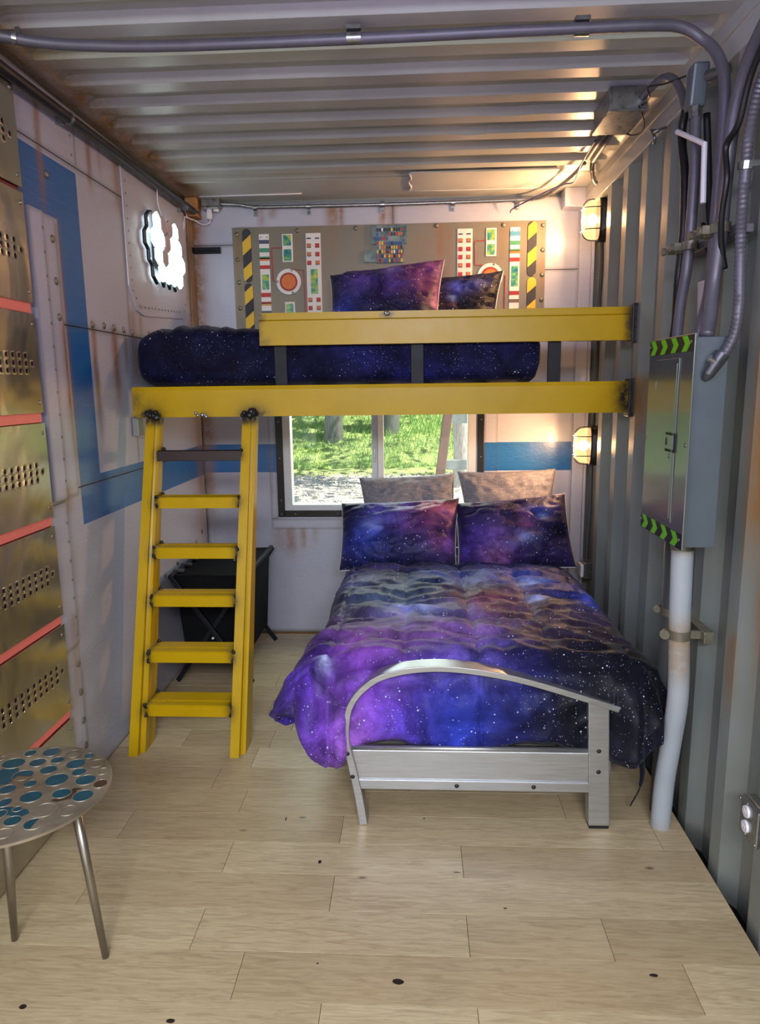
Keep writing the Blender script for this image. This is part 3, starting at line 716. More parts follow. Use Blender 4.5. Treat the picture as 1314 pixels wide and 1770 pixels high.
for i, zt in enumerate([.210, .435, .673, .881, 1.102, 1.308]):
    yf = 2.79+LK*zt+.004; dep = .14-.016*i; h = .052 if i < 5 else .046
    xa = .145+.0135*zt-.003; xb = .535+.0135*zt+.003
    if i == 5:
        r = MB().box(xa, yf-.012, zt-h, xb, yf+.045, zt).obj('rung', M['rust_brown'], lad, bevel=.002, label='dark brown unpainted top rung')
    else:
        r = profile_x('rung', [(yf, zt-h), (yf, zt-.004), (yf+.006, zt), (yf+.045, zt), (yf+.05, zt+.003), (yf+.058, zt+.003), (yf+.062, zt), (yf+dep, zt), (yf+dep, zt-.03), (yf+.05, zt-h)], xa, xb, M['yellow'], lad,
            lambda x, y, z, xa=xa, xb=xb: min(1, .95*math.exp(-((x-xa)/.016)**2)+1.0*math.exp(-((x-xb)/.028)**2)), dx=.008, dp=.02)
    wb = MB()
    for (x, s) in ((xa+.006, 1), (xb-.006, -1)):
        for zz in (zt-.002, zt-h+.01):
            for k in range(3): wb.sphere((x+random.uniform(-.005, .005), yf-.002+random.uniform(-.004, .006), zz+random.uniform(-.008, .006)), random.uniform(.005, .0095), 8, 5)
    wb.sphere((xa+.01, yf+dep, zt+.003), .010, 8, 5)
    wb.obj('weld_bead', M['weld'], r, smooth=True, kind='stuff')

# ------------------------------------------------------------------ soft goods
def nebula(blobs, base):
    def f(a, b):
        c = [*base]
        for (x, y, r, col, s) in blobs:
            d = math.hypot(a-x+.05*n3(a*6, b*6, 1), b-y+.05*n3(a*6, b*6, 2))/r
            if d < 2.2:
                k = s*math.exp(-d*d)
                for i in range(3): c[i] += (col[i]-c[i])*min(1, k) if k > 0 else 0
        return c
    return f
def upper_mattress():
    nx, nr = 110, 64
    x0, x1, y0, y1, z0, z1 = .035, 1.925, 3.305, 4.37, 1.590, 1.886
    vs = []; cols = []
    rr = .075
    # closed cross-section (y,z) ring; swept along x with rounded ends
    def ring(t):
        # superellipse
        a = 2*PI*t; c, s = math.cos(a), math.sin(a); e = .34
        return (math.copysign(abs(c)**e, c), math.copysign(abs(s)**e, s))
    for i in range(nx+1):
        u = i/nx; x = x0+(x1-x0)*u
        e = min(1, max(0.0, min((x-x0)/.075, (x1-x)/.055))); k = math.sqrt(max(0, 1-(1-e)**2))
        for j in range(nr):
            cy, cz = ring(j/nr)
            hy = (y1-y0)/2; hz = (z1-z0)/2
            py = (y0+y1)/2+cy*(hy-.04*(1-k)); pz = (z0+z1)/2+cz*hz*(.50+.50*k)
            lf = sstep(.75, .3, x)
            if cz > .2: pz += (.012*abs(n3(x*16, py*4, 1))*lf+.006*n3(x*5, py*4)-.02*sstep(.15, .9, x)+.030*sstep(.35, .10, x)*sstep(.035, .2, x)*0)*min(1, cz)-.020*sstep(.30, .05, x)+.006*lf*math.sin(x*60+5*n3(x*4, py*3))
            else: py += -.004*n3(x*7, pz*7)
            vs.append((x, py, pz)); 
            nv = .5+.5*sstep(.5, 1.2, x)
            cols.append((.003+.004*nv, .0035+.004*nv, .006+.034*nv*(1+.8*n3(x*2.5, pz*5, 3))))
    fs = [(i*nr+j, i*nr+(j+1) % nr, (i+1)*nr+(j+1) % nr, (i+1)*nr+j) for i in range(nx) for j in range(nr)]
    fs += [tuple(range(nr-1, -1, -1)), tuple(nx*nr+j for j in range(nr))]
    me = bpy.data.meshes.new('mattress'); me.from_pydata(vs, [], fs); set_col(me, 'print', cols)
    bm = bmesh.new(); bm.from_mesh(me); bmesh.ops.recalc_face_normals(bm, faces=bm.faces); bm.to_mesh(me); bm.free()
    o = finish('loft_mattress', me, M['galaxy_dark'], smooth=True, loc=(1.0, 3.8, 1.59))
    tag(o, 'dark navy starry fitted sheet on the mattress up on the loft', 'mattress')
upper_mattress()
def pillow(name, TL, TR, BL, BR, T, mats, neb, label, cat='pillow', group=None, seed=0, pinch=.05, up=None, piping=None):
    TL, TR, BL, BR = map(Vector, (TL, TR, BL, BR)); N = 40
    w = ((TR-TL).length+(BR-BL).length)/2; h = ((TL-BL).length+(TR-BR).length)/2
    nr = (BR-BL+TR-TL).cross(TL-BL+TR-BR).normalized()
    if nr.y > 0: nr = -nr      # towards the camera
    vs = []; cols = []; back = []
    def pt(u, v, s):
        uu = u*(1-pinch*(1-v*v)); vv = v*(1-pinch*1.3*(1-u*u)); a = (uu+1)/2; b = (vv+1)/2
        p = (BL*(1-a)+BR*a)*(1-b)+(TL*(1-a)+TR*a)*b
        th = max(0, (1-u**4)*(1-v**4))**.55*(1-.35*max(abs(u), abs(v))**3)
        wr = .016*n3(u*2.2+seed, v*3.2, seed)+.012*(1-2.4*abs(n3(u*4+v*3, v*5-u*2, seed+3)))+.005*n3(u*9, v*9, seed)+.012*math.exp(-((abs(u)-.85)/.2)**2)*n3(u*3, v*9, seed+5)
        sag = 1.0+.18*(-v)*(1-u*u)
        return p+nr*(T/2*th*sag*s+wr*min(1, th*2)*s)
    for s in (1, -1):
        for j in range(N+1):
            for i in range(N+1):
                u = -1+2*i/N; v = -1+2*j/N; u = math.sin(u*PI/2)*.35+u*.65; v = math.sin(v*PI/2)*.35+v*.65
                vs.append(pt(u, v, s)); cols.append(neb((u+1)/2, (v+1)/2) if neb else (.5, .5, .5))
    fs = []; mi = []; K = (N+1)**2
    for s in (0, 1):
        for j in range(N):
            for i in range(N):
                q = (s*K+j*(N+1)+i, s*K+j*(N+1)+i+1, s*K+(j+1)*(N+1)+i+1, s*K+(j+1)*(N+1)+i)
                fs.append(q if s == 0 else q[::-1]); mi.append(s)
    me = bpy.data.meshes.new(name); me.from_pydata(vs, [], fs); me.polygons.foreach_set('material_index', mi); set_col(me, 'print', cols)
    bm = bmesh.new(); bm.from_mesh(me); bmesh.ops.remove_doubles(bm, verts=bm.verts, dist=.0004); bmesh.ops.recalc_face_normals(bm, faces=bm.faces); bm.to_mesh(me); bm.free()
    o = finish(name, me, mats, smooth=True, loc=(BL+BR)/2); tag(o, label, cat, group)
    if piping:
        pts = [pt(-1+2*i/20, -1, 0) for i in range(21)]+[pt(1, -1+2*i/20, 0) for i in range(1, 21)]+[pt(1-2*i/20, 1, 0) for i in range(1, 21)]+[pt(-1, 1-2*i/20, 0) for i in range(1, 21)]
        MB().tube([p-nr*.005 for p in pts], .003, 6).obj('piping', piping, o, smooth=True)
    return o
PW = (.30, .10, .40); PB = (.04, .07, .42); PD = (.012, .010, .035); PR = (.25, .04, .09); PL = (.30, .42, .85)
G2 = [M['galaxy'], M['white_cloth']]
gA = 'galaxy print pillows on the lower bed'; gB = 'galaxy print pillows on the loft'; gC = 'grey linen cushions behind the galaxy pillows'
# grey cushions (plane around y 4.2)
pillow('cushion', (1.00, 4.30, 1.035), (1.585, 4.30, 1.06), (1.06, 4.20, .62), (1.60, 4.20, .62), .13, [M['linen']]*2, None, 'grey woven linen cushion at left, in front of the window', 'cushion', gC, 3, .035)
pillow('cushion', (1.605, 4.30, 1.070), (2.20, 4.29, 1.085), (1.68, 4.20, .60), (2.15, 4.20, .60), .13, [M['linen']]*2, None, 'grey woven linen cushion at right, against the wall beside the lower lamp', 'cushion', gC, 9, .04)
pillow('pillow', (.915, 4.05, .915), (1.60, 4.03, .945), (.915, 3.84, .565), (1.572, 3.80, .578), .23, G2,
       nebula([(.25, .35, .25, PB, .8), (.45, .75, .22, (.10, .10, .45), .9), (.75, .6, .25, (.17, .05, .22), .9), (.80, .85, .16, PR, .9), (.88, .75, .1, (.4, .15, .3), .7), (.6, .25, .25, (.03, .03, .12), .7), (.3, .55, .08, PL, .4), (.9, .3, .12, PW, .5)], PD),
       'galaxy print pillow on lower bed, left one with blue left half and magenta top corner', 'pillow', gA, 1, .035, piping=M['white_cloth'])
pillow('pillow', (1.575, 4.03, .915), (2.205, 4.03, .970), (1.585, 3.80, .565), (2.24, 3.84, .585), .23, G2,
       nebula([(.2, .3, .3, (.08, .04, .30), .8), (.4, .35, .16, (.20, .09, .36), .8), (.3, .12, .12, (.35, .14, .32), .7), (.6, .6, .10, PR, .7), (.72, .7, .12, PB, .8), (.55, .35, .1, PL, .5), (.75, .65, .05, PL, .8), (.4, .6, .2, (.04, .03, .10), .6)], (.018, .012, .05)),
       'galaxy print pillow on lower bed, right one beside the corrugated wall', 'pillow', gA, 5, .035, piping=M['white_cloth'])
pillow('pillow', (.865, 4.16, 2.215), (1.515, 4.13, 2.285), (.88, 3.98, 1.88), (1.47, 3.98, 1.875), .22, G2,
       nebula([(.1, .25, .2, PB, .9), (.5, .7, .3, (.10, .06, .30), .9), (.85, .8, .25, (.20, .06, .22), .9), (.95, .55, .15, (.28, .07, .2), .8), (.55, .85, .1, (.25, .18, .42), .8), (.3, .4, .2, (.05, .04, .14), .6), (.95, .35, .07, (.5, .2, .3), .6)], PD),
       'large galaxy print pillow on the loft with purple right side', 'pillow', gB, 7, .04, piping=M['white_cloth'])
pillow('pillow', (1.30, 4.33, 2.20), (1.865, 4.30, 2.245), (1.30, 4.19, 1.88), (1.80, 4.17, 1.88), .16, G2,
       nebula([(.55, .7, .15, PB, .9), (.35, .45, .2, (.06, .02, .05), .8), (.75, .75, .1, (.10, .12, .4), .8), (.5, .5, .05, PL, .5)], (.008, .007, .018)),
       'darker galaxy print pillow on the loft, partly behind the purple one', 'pillow', gB, 12, .05, piping=M['white_cloth'])

# ------------------------------------------------------------------ lower bed
bed = thing('metal_bed', 'silver metal framed bed with arched footboard standing on the plank floor', 'bed', (1.58, 3.2, 0))
def footboard():
    out = [(1.138, -.0), (1.122, .12), (1.100, .24), (1.084, .33), (1.088, .41), (1.105, .475), (1.150, .537), (1.225, .588), (1.35, .617), (1.50, .618), (1.70, .585), (1.90, .527), (2.10, .462)]
    C = catmull([(a, 0, b) for a, b in out], 6); n = len(C); vs = []
    th = .022
    for i, p in enumerate(C):
        t = (C[min(i+1, n-1)]-C[max(i-1, 0)]).normalized(); inn = Vector((t.z, 0, -t.x))
        q = p+inn*(th+.008*sstep(.5, 0, p.z))
        vs += [(p.x, 2.33, p.z), (q.x, 2.33, q.z), (q.x, 2.40, q.z), (p.x, 2.40, p.z)]
    fs = [(0, 1, 2, 3), tuple(4*(n-1)+k for k in (3, 2, 1, 0))]
    for i in range(n-1):
        for k in range(4):
            k2 = (k+1) % 4; fs.append((4*i+k, 4*(i+1)+k, 4*(i+1)+k2, 4*i+k2))
    me = bpy.data.meshes.new('arch'); me.from_pydata(vs, [], fs)
    bm = bmesh.new(); bm.from_mesh(me); bmesh.ops.recalc_face_normals(bm, faces=bm.faces); bm.to_mesh(me); bm.free()
    finish('footboard_arch', me, M['brushed'], bed, smooth=35, bevel=.002)
    MB().prism([(1.970, 2.335, .012), (2.046, 2.335, .012), (2.026, 2.335, .470), (1.951, 2.335, .497)], (0, .055, 0)).obj('foot_post', M['brushed'], bed, bevel=.004)
    MB().box(1.973, 2.338, 0, 2.043, 2.387, .012).obj('rubber_foot', M['black_rubber'], bed)
    m = MB().box(1.115, 2.345, .178, 1.965, 2.375, .292).box(1.115, 2.338, .141, 1.968, 2.375, .180); m.obj('foot_panel', M['brushed'], bed, bevel=.003)
    MB().tube([(1.105, 2.355, .297), (1.962, 2.355, .297)], .010, 12).obj('panel_tube', M['brushed'], bed, smooth=True)
    b = MB().dome((0, 0, 0), (0, -1, 0), .0085, .004, 10, 3).obj('bolt', M['black_rubber'], bed, smooth=True, loc=(0, 0, 0))
    BP = [(1.494, 2.338, .160), (1.770, 2.338, .160), (1.995, 2.335, .305), (1.997, 2.335, .225), (1.100, 2.33, .285), (1.117, 2.33, .195)]
    copies(b, [Vector(p)for p in BP[1:]]); b.location = Vector(BP[0])-origin(bed)
footboard()
for x in (1.10, 2.02): MB().box(x, 2.37, .18, x+.03, 4.30, .28).obj('side_rail', M['brushed'], bed, bevel=.003)
for x in (1.10, 2.00): MB().box(x, 4.26, 0, x+.05, 4.31, .70).obj('head_post', M['brushed'], bed, bevel=.003)
MB().box(1.10, 4.265, .25, 2.05, 4.30, .60).obj('headboard', M['brushed'], bed, bevel=.003)
for i in range(11): MB().box(1.12, 2.45+i*.17, .262, 2.03, 2.52+i*.17, .275).obj('slat', M['brushed'], bed)
MB().box(1.42, 2.38, .285, 1.53, 2.47, .335).obj('mattress_retainer', M['brushed'], bed, bevel=.01)
mt = MB().box(1.06, 2.47, .28, 2.10, 4.22, .50).obj('mattress', M['black_fabric'], bevel=.05, loc=(1.58, 3.3, .28)); tag(mt, 'mattress lying on the silver metal bed under the galaxy comforter', 'mattress')
def duvet():
    X0, X1, Y0, Y1 = 1.03, 2.11, 2.485, 4.12
    NX, NY = 230, 220
    neb = nebula([(1.0, 3.6, .35, (.05, .04, .16), .8), (1.35, 3.2, .34, (.05, .09, .13), .9), (1.55, 3.55, .25, (.03, .05, .18), .8), (1.9, 3.5, .22, (.05, .08, .42), .9), (2.2, 3.2, .16, (.04, .07, .40), .9),
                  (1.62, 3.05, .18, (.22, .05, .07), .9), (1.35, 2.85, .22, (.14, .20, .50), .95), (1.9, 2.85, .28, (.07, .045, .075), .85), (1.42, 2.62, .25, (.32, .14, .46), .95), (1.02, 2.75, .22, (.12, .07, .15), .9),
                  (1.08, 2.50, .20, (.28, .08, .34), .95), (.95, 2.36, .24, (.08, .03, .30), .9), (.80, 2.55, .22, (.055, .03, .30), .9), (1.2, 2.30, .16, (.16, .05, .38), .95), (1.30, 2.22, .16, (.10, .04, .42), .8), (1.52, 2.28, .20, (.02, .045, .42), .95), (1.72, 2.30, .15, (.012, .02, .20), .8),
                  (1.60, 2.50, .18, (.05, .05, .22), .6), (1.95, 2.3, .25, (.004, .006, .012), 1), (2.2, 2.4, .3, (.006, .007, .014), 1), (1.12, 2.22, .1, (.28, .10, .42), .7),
                  (1.93, 3.12, .05, (.4, .5, .9), .8), (1.92, 3.42, .06, (.45, .6, .95), .8), (1.42, 2.95, .05, (.5, .6, .95), .6), (1.02, 2.42, .035, (.6, .7, 1), .9), (1.30, 3.05, .05, (.3, .4, .8), .5)], (.022, .016, .035))
    ex0, ex1, ey0 = .34, .36, .32
    vs = []; cols = []
    A0, A1 = X0-ex0, X1+ex1; B0, B1 = Y0-ey0, Y1
    for j in range(NY+1):
        b = B0+(B1-B0)*(j/NY)
        for i in range(NX+1):
            a = A0+(A1-A0)*i/NX
            px = min(max(a, X0), X1); py = max(b, Y0)
            dx, dy = a-px, b-py; d = math.hypot(dx, dy)
            if d > 1e-6:
                ux, uy = dx/d, dy/d
                side = ex0 if ux < 0 else ex1
                edge = min(side/abs(ux) if abs(ux) > 1e-6 else 9, ey0/abs(uy) if abs(uy) > 1e-6 else 9)
            else: ux = uy = 0; edge = 1
            th = math.atan2(abs(ux), max(-uy, 0)) if d > 1e-6 else 0     # 0 front .. pi/2 side
            # arc coordinate along the hem
            if ux < 0 and d > 1e-6: s = X0-.28*th-(py-Y0)
            elif ux > 0 and d > 1e-6: s = X1+.28*th+(py-Y0)
            else: s = px
            cf = math.sin(2*th)                     # 1 at the corner diagonal
            hem = (.398*math.cos(th)**2+(.34 if ux < 0 else .36)*math.sin(th)**2)-.10*cf*(1 if ux < 0 else .6)+.030*n3(s*4.5, 2.2)+.018*math.sin(s*13+1)
            d = d/edge*hem
            t = d/max(hem, 1e-6) if d > 0 else 0
            rr = .11
            if d < rr*PI/2: o = rr*math.sin(d/rr); dz = rr*(1-math.cos(d/rr))
            else: o = rr+(d-rr*PI/2)*.22; dz = rr+(d-rr*PI/2)*.95
            zt = .572+.028*math.cos((px-1.58)/.6*1.2)-.035*sstep(3.6, 4.0, py)
            hang = sstep(.05, .28, d)
            fold = hang*(.016*math.sin(s*21+2.5*n3(s*2, 1.7))+.010*math.sin(s*43+3*n3(s*3, 4.2)))
            lcorner = sstep(1.22, .95, s)*sstep(.35, .80, s) if ux <= 0 else 0
            rcorner = sstep(1.98, 2.15, s)*sstep(2.75, 2.45, s) if ux >= 0 else 0
            o2 = o+fold+.095*lcorner*hang*(.25+.75*abs(ux))+.045*rcorner*hang
            if d > 0 and th < .6 and 1.10 < px < 2.03: o2 = min(o2, .098)
            if ux < -.3: o2 *= .58+.42*sstep(3.0, 2.6, py)
            if ux > .3: o2 *= .80+.2*sstep(3.0, 2.5, py)
            # hem rolls back under itself
            roll = sstep(.90, 1.0, t); o2 -= .030*roll; dz -= .006*roll
            x = px+ux*o2; y = py+uy*o2; z = zt-dz
            qa = abs(math.sin(PI*(a-1.03)/.275)); qb = abs(math.sin(PI*(b-2.10)/.255))
            puff = .026*(qa**.4*qb**.4)
            top = 1-sstep(.05, .25, d)
            w = .014*n3(a*4, b*5, 2)+.012*(1-abs(n3(a*4+b*2, b*13, 3))*2.2)*(.45+.55*top)+.006*(1-2*abs(n3(a*17, b*9, 5)))*top
            w += .014*(1-abs(n3(a*2.6, b*9+a*3, 8))*2.6)*(.3+.7*top)+(1-top)*.012*(1-abs(n3(s*9, d*5, 6))*2.5)
            k = puff+w*.9
            if d > .08 and 1.06 < px < 2.05 and th < .5: k = min(k*1.3, .030)-.004+.012*(1-2*abs(n3(s*7+d*4, d*9, 12)))
            nz_ = 1-.85*sstep(0, .22, d); nh = sstep(0, .2, d)
            x += ux*nh*k; y += uy*nh*k; z += nz_*k
            lim = 2.285
            if 2.25 < y < 2.42: lim = 2.203
            elif y <= 2.25: lim = 2.235
            if x > lim: x = lim+(x-lim)*.06
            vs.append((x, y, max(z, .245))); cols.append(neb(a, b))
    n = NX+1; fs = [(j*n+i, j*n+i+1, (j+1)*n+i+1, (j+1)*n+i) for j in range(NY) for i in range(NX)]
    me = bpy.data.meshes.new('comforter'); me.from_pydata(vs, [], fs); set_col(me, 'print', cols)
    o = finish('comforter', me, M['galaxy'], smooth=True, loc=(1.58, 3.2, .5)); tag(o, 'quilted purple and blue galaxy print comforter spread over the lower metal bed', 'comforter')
    so = o.modifiers.new('s', 'SOLIDIFY'); so.thickness = .022; so.offset = -1
duvet()
MB().tube(catmull([(2.14, 2.42, .30), (2.17, 2.40, .22), (2.175, 2.42, .12), (2.15, 2.44, .03)], 5), [.035]*5+[.022]*5+[.008]*6, 8, flat=.3).obj('sheet_corner', M['galaxy_dark'], smooth=True, loc=(2.15, 2.42, .03))
o = bpy.data.objects['sheet_corner']; set_col(o.data, 'print', [(.006, .008, .02)]*len(o.data.vertices)); tag(o, 'dark starry sheet corner trailing to the floor beside the grey pipe', 'sheet')

# ------------------------------------------------------------------ stool
st = thing('stool', 'round metal side stool with blue enamel ovals and three splayed legs', 'stool', (.265, 1.68, 0))
SZ = .525; SC = Vector((.268, 1.683)); SR = .243
top = MB().tube([(SC.x, SC.y, SZ-.012), (SC.x, SC.y, SZ-.009), (SC.x, SC.y, SZ-.002), (SC.x, SC.y, SZ)], [SR-.006, SR, SR, SR-.004], 64).obj('table_top', M['nickel'], st, smooth=30)
def oval(cx, cy, ra, rb, h=.0015, n=20):
    return [(cx+ra*math.cos(i/n*2*PI), cy+rb*math.sin(i/n*2*PI), SZ+h) for i in range(n)]
KO = 0
pl = []
OV = [(0.2, 1.877, 0.016, 0.017, 1), (0.261, 1.885, 0.024, 0.024, 1), (0.332, 1.876, 0.022, 0.020, 0), (0.384, 1.867, 0.013, 0.014, 1), (0.182, 1.819, 0.031, 0.027, 1), (0.25, 1.825, 0.022, 0.021, 1), (0.302, 1.841, 0.018, 0.017, 1), (0.366, 1.821, 0.025, 0.025, 1), (0.426, 1.826, 0.022, 0.019, 0), (0.303, 1.788, 0.022, 0.021, 1), (0.245, 1.757, 0.026, 0.026, 2), (0.396, 1.779, 0.018, 0.019, 1), (0.462, 1.785, 0.016, 0.016, 0), (0.352, 1.738, 0.029, 0.029, 1), (0.289, 1.717, 0.016, 0.016, 1), (0.434, 1.739, 0.026, 0.024, 1), (0.483, 1.722, 0.017, 0.019, 3), (0.241, 1.687, 0.021, 0.021, 1), (0.325, 1.655, 0.027, 0.025, 1), (0.399, 1.673, 0.023, 0.021, 1), (0.462, 1.664, 0.025, 0.025, 1), (0.27, 1.627, 0.015, 0.019, 1), (0.392, 1.598, 0.030, 0.029, 0), (0.455, 1.598, 0.02, 0.021, 0), (0.335, 1.550, 0.020, 0.019, 1), (0.396, 1.540, 0.024, 0.022, 2), (0.319, 1.600, 0.011, 0.01, 1), (0.340, 1.500, 0.021, 0.019, 0), (0.132, 1.845, 0.008, 0.01, 0), (0.286, 1.577, 0.014, 0.017, 1),
      (.08, 1.76, .022, .02, 1), (.10, 1.67, .026, .024, 0), (.16, 1.735, .02, .02, 1), (.17, 1.63, .024, .022, 1), (.13, 1.57, .02, .018, 0), (.22, 1.58, .02, .02, 1), (.22, 1.50, .02, .02, 0), (.28, 1.49, .02, .018, 1), (.07, 1.62, .012, .012, 1)]
for (cx, cy, ra, rb, k) in OV:
    if k == 1: MB().add(oval(cx, cy, ra, rb, .0014), [tuple(range(20))]).obj('enamel_oval', M['enamel_blue'], top)
    if k == 2: MB().add([p for p in oval(cx, cy, ra, rb, .0014) if p[1] > cy-.002] if cy > 1.6 else [p for p in oval(cx, cy, ra, rb, .0014) if p[0] < cx+.004], [tuple(range(11 if cy > 1.6 else len([p for p in oval(cx, cy, ra, rb) if p[0] < cx+.004])))]).obj('enamel_oval', M['enamel_blue'], top)
    if k == 3: MB().add(oval(cx, cy, ra, rb, .0014), [tuple(range(20))]).obj('enamel_oval', M['enamel_brown'], top)
    ring = oval(cx, cy, ra+.002, rb+.002, .0012, 20); MB().tube(ring+[ring[0]], .0013, 5, cap=False).obj('oval_rim', M['nickel'], top, smooth=True)
for poly, m in (([(.17, 1.80), (.21, 1.795), (.23, 1.765), (.225, 1.715), (.19, 1.70), (.15, 1.735)], 'enamel_blue'), ([(.30, 1.61), (.345, 1.60), (.36, 1.585), (.34, 1.56), (.31, 1.575), (.27, 1.56), (.24, 1.60)], 'enamel_blue'), ([(.405, 1.635), (.45, 1.66), (.43, 1.69), (.445, 1.70), (.42, 1.70), (.405, 1.665), (.385, 1.64)], 'enamel_brown')):
    MB().add([(x, y, SZ+.0008) for x, y in poly], [tuple(range(len(poly)))]).obj('enamel_patch', M[m], top)
for a, b in (((.372, 1.768), (.464, 1.700)), ((.268, 1.625), (.166, 1.755)), ((.190, 1.640), (.150, 1.480))):
    MB().tube([(b[0], b[1], .004), (b[0], b[1], .0), (a[0], a[1], .513)][1:], [.0095, .0155], 16).obj('leg', M['leg_steel'], st, smooth=True)

# ------------------------------------------------------------------ brass vent panels on the left wall
bs = thing('vent_panel_stack', 'stack of perforated tarnished brass vent plates with glowing red gaps on the left wall', 'wall panel', (.02, 1.9, 0))
YA, YB = 1.26, 2.455
MB().box(.0145, YA-.02, 0, .018, 2.452, 2.234).obj('dark_backing', M['led_off'], bs)
for k in range(0, 5): MB().box(.018, YA-.02, 1.8865-.374*k-.034, .0215, 2.452, 1.8865-.374*k+.012).obj('red_light_strip', M['led_red'], bs)
MB().box(.0145, YA-.02, 2.234, .018, 2.452, 2.64).obj('dark_backing', M['led_off'], bs)
def hole_plate(z0, z1, zc, bot=False):
    PY, PZ = .038, .0255; t = .0025; x0 = .030; r = .0082
    cells = []
    ncol = 22
    for c in range(ncol):
        y = 2.372-c*PY
        if y < 1.36: break
        for k in (-1, 0, 1): cells.append((y, zc+k*PZ))
    cells.append((2.410, zc))
    m = MB(); hy, hz = PY/2, PZ/2; N = 8
    cols = sorted({round(c[0], 4) for c in cells})
    ylo, yhi = min(cols)-hy, 2.372+hy
    za, zb = zc-1.5*PZ, zc+1.5*PZ
    def quad(y0, z0_, y1, z1_): 
        if y1-y0 < 1e-5 or z1_-z0_ < 1e-5: return
        m.add([(x0, y0, z0_), (x0, y1, z0_), (x0, y1, z1_), (x0, y0, z1_)], [(0, 1, 2, 3)])
    quad(YA, z0, YB, za); quad(YA, zb, YB, z1); quad(YA, za, ylo, zb)
    y2 = 2.410+hy
    quad(yhi, za, y2, zc-hz); quad(yhi, zc+hz, y2, zb); quad(y2, za, YB, zb)
    for (cy, cz) in cells:
        out = []; inn = []
        for k in range(N*2):
            a = 2*PI*k/(N*2); c, s = math.cos(a), math.sin(a)
            sc_ = min(hy/abs(c) if abs(c) > 1e-6 else 9, hz/abs(s) if abs(s) > 1e-6 else 9)
            out.append((x0, cy+c*sc_, cz+s*sc_)); inn.append((x0, cy+c*r, cz+s*r))
        # true corners
        back = [(x0-t, p[1], p[2]) for p in inn]; rim = [(x0+.0008, cy+(p[1]-cy)*1.18, cz+(p[2]-cz)*1.18) for p in inn]
        n = N*2; fs = []
        vs = out+rim+inn+back
        for k in range(n):
            k2 = (k+1) % n; fs += [(k, k2, n+k2, n+k), (n+k, n+k2, 2*n+k2, 2*n+k), (2*n+k, 2*n+k2, 3*n+k2, 3*n+k)]
        m.add(vs, fs)
        for sy in (-1, 1):
            for sz in (-1, 1):
                # fill the corner triangle between the cell corner and the two ring points next to it
                a0 = math.atan2(sz*hz, sy*hy) % (2*PI); k = int(a0/(2*PI/n))
                p, q = out[k % n], out[(k+1) % n]; m.add([p, (x0, cy+sy*hy, cz+sz*hz), q], [(0, 1, 2)])
    for (a, b, c, d) in ((YA, z0, YB, z0), (YA, z1, YB, z1)): m.add([(x0, a, b), (x0, c, d), (x0-t, c, d), (x0-t, a, b)], [(0, 1, 2, 3)])
    m.add([(x0, YB, z0), (x0, YB, z1), (x0-t, YB, z1), (x0-t, YB, z0)], [(0, 1, 2, 3)])
    # folded return towards the wall at the top/bottom edges
    p = m.obj('vent_plate', M['brass'], bs)
    b = MB().dome((0, 0, 0), (1, 0, 0), .0075, .004, 8, 3).obj('screw', M['zinc'], p, smooth=True, loc=(0, 0, 0))
    P = [(x0, y, z) for y in (2.434, 1.285) for z in (z1-.035, z0+.035)]; copies(b, P[1:]); b.location = Vector(P[0])-origin(p)
for k in range(-1, 6):
    zc = 2.0545-.374*k; z0, z1 = zc-.168, (zc+.1905 if k == 0 else zc+.169)
    if k == -1: z0, z1, zc = 2.262, 2.60, 2.416
    if k == 5: z0, z1, zc = .012, .352, .182
    hole_plate(z0, z1, zc)

# black pipe under the roof along the left wall
pp = thing('black_pipe', 'long black pipe running under the roof along the left wall', 'pipe', (.05, 1.5, 2.59))
MB().tube([(.05, YF+.02, 2.588), (.05, 2.4, 2.592), (.05, 3.4, 2.606), (.055, 4.36, 2.612)], .0195, 14).obj('pipe', M['dark_pipe'], pp, smooth=True)
for y in (2.80, 4.15): MB().tube([(.05, y-.006, 2.594+.006*(y-2.4)), (.05, y+.006, 2.594+.006*(y-2.4))], .0222, 14).box(.0, y-.008, 2.575, .03, y+.008, 2.60).obj('strap', M['zinc'], pp)

# hexagon lamp
hx = thing('hexagon_lamp', 'glowing white hexagon tile lamp with black wavy frame on left wall above the loft', 'lamp', (.03, 3.8, 2.3))
def hexpts(cy, cz, R, x): return [(x, cy+R*math.sin(k*PI/3), cz+R*math.cos(k*PI/3)) for k in range(6)]
rows = [(3.678, 2.420, 4, {0, 3}), (3.633, 2.340, 5, {0, 1, 3, 4}), (3.676, 2.260, 5, {0, 2, 3, 4}), (3.716, 2.180, 4, {0, 1, 2, 3})]
for (y0, z, n, on) in rows:
    for i in range(n):
        m = MB().prism(hexpts(y0+.0895*i, z, .0482, .045), (.012, 0, 0))
        h_ = m.obj('light_tile' if i in on else 'unlit_tile', M['hex_on'] if i in on else M['hex_off'], hx, bevel=.002)
MB().tube([(.044, 3.64, 2.40), (.044, 4.0, 2.40)], .004, 6).tube([(.044, 3.66, 2.22), (.044, 4.0, 2.22)], .004, 6).obj('tile_carrier', M['black_rubber'], hx)
fo = [(3.675, 2.466), (3.640, 2.458), (3.606, 2.437), (3.606, 2.385), (3.568, 2.355), (3.567, 2.300), (3.607, 2.277), (3.609, 2.228), (3.648, 2.206), (3.650, 2.155), (3.700, 2.126)]
MB().tube([(.024, a, b) for a, b in fo], [.010]*len(fo), 8).obj('wavy_frame', M['black_rubber'], hx, smooth=30)
for cy in (3.80, 3.89, 3.98): MB().tube([(.024, cy-.02, 2.142), (.024, cy, 2.124), (.024, cy+.02, 2.142)], .009, 8).obj('wavy_frame', M['black_rubber'], hx, smooth=30)
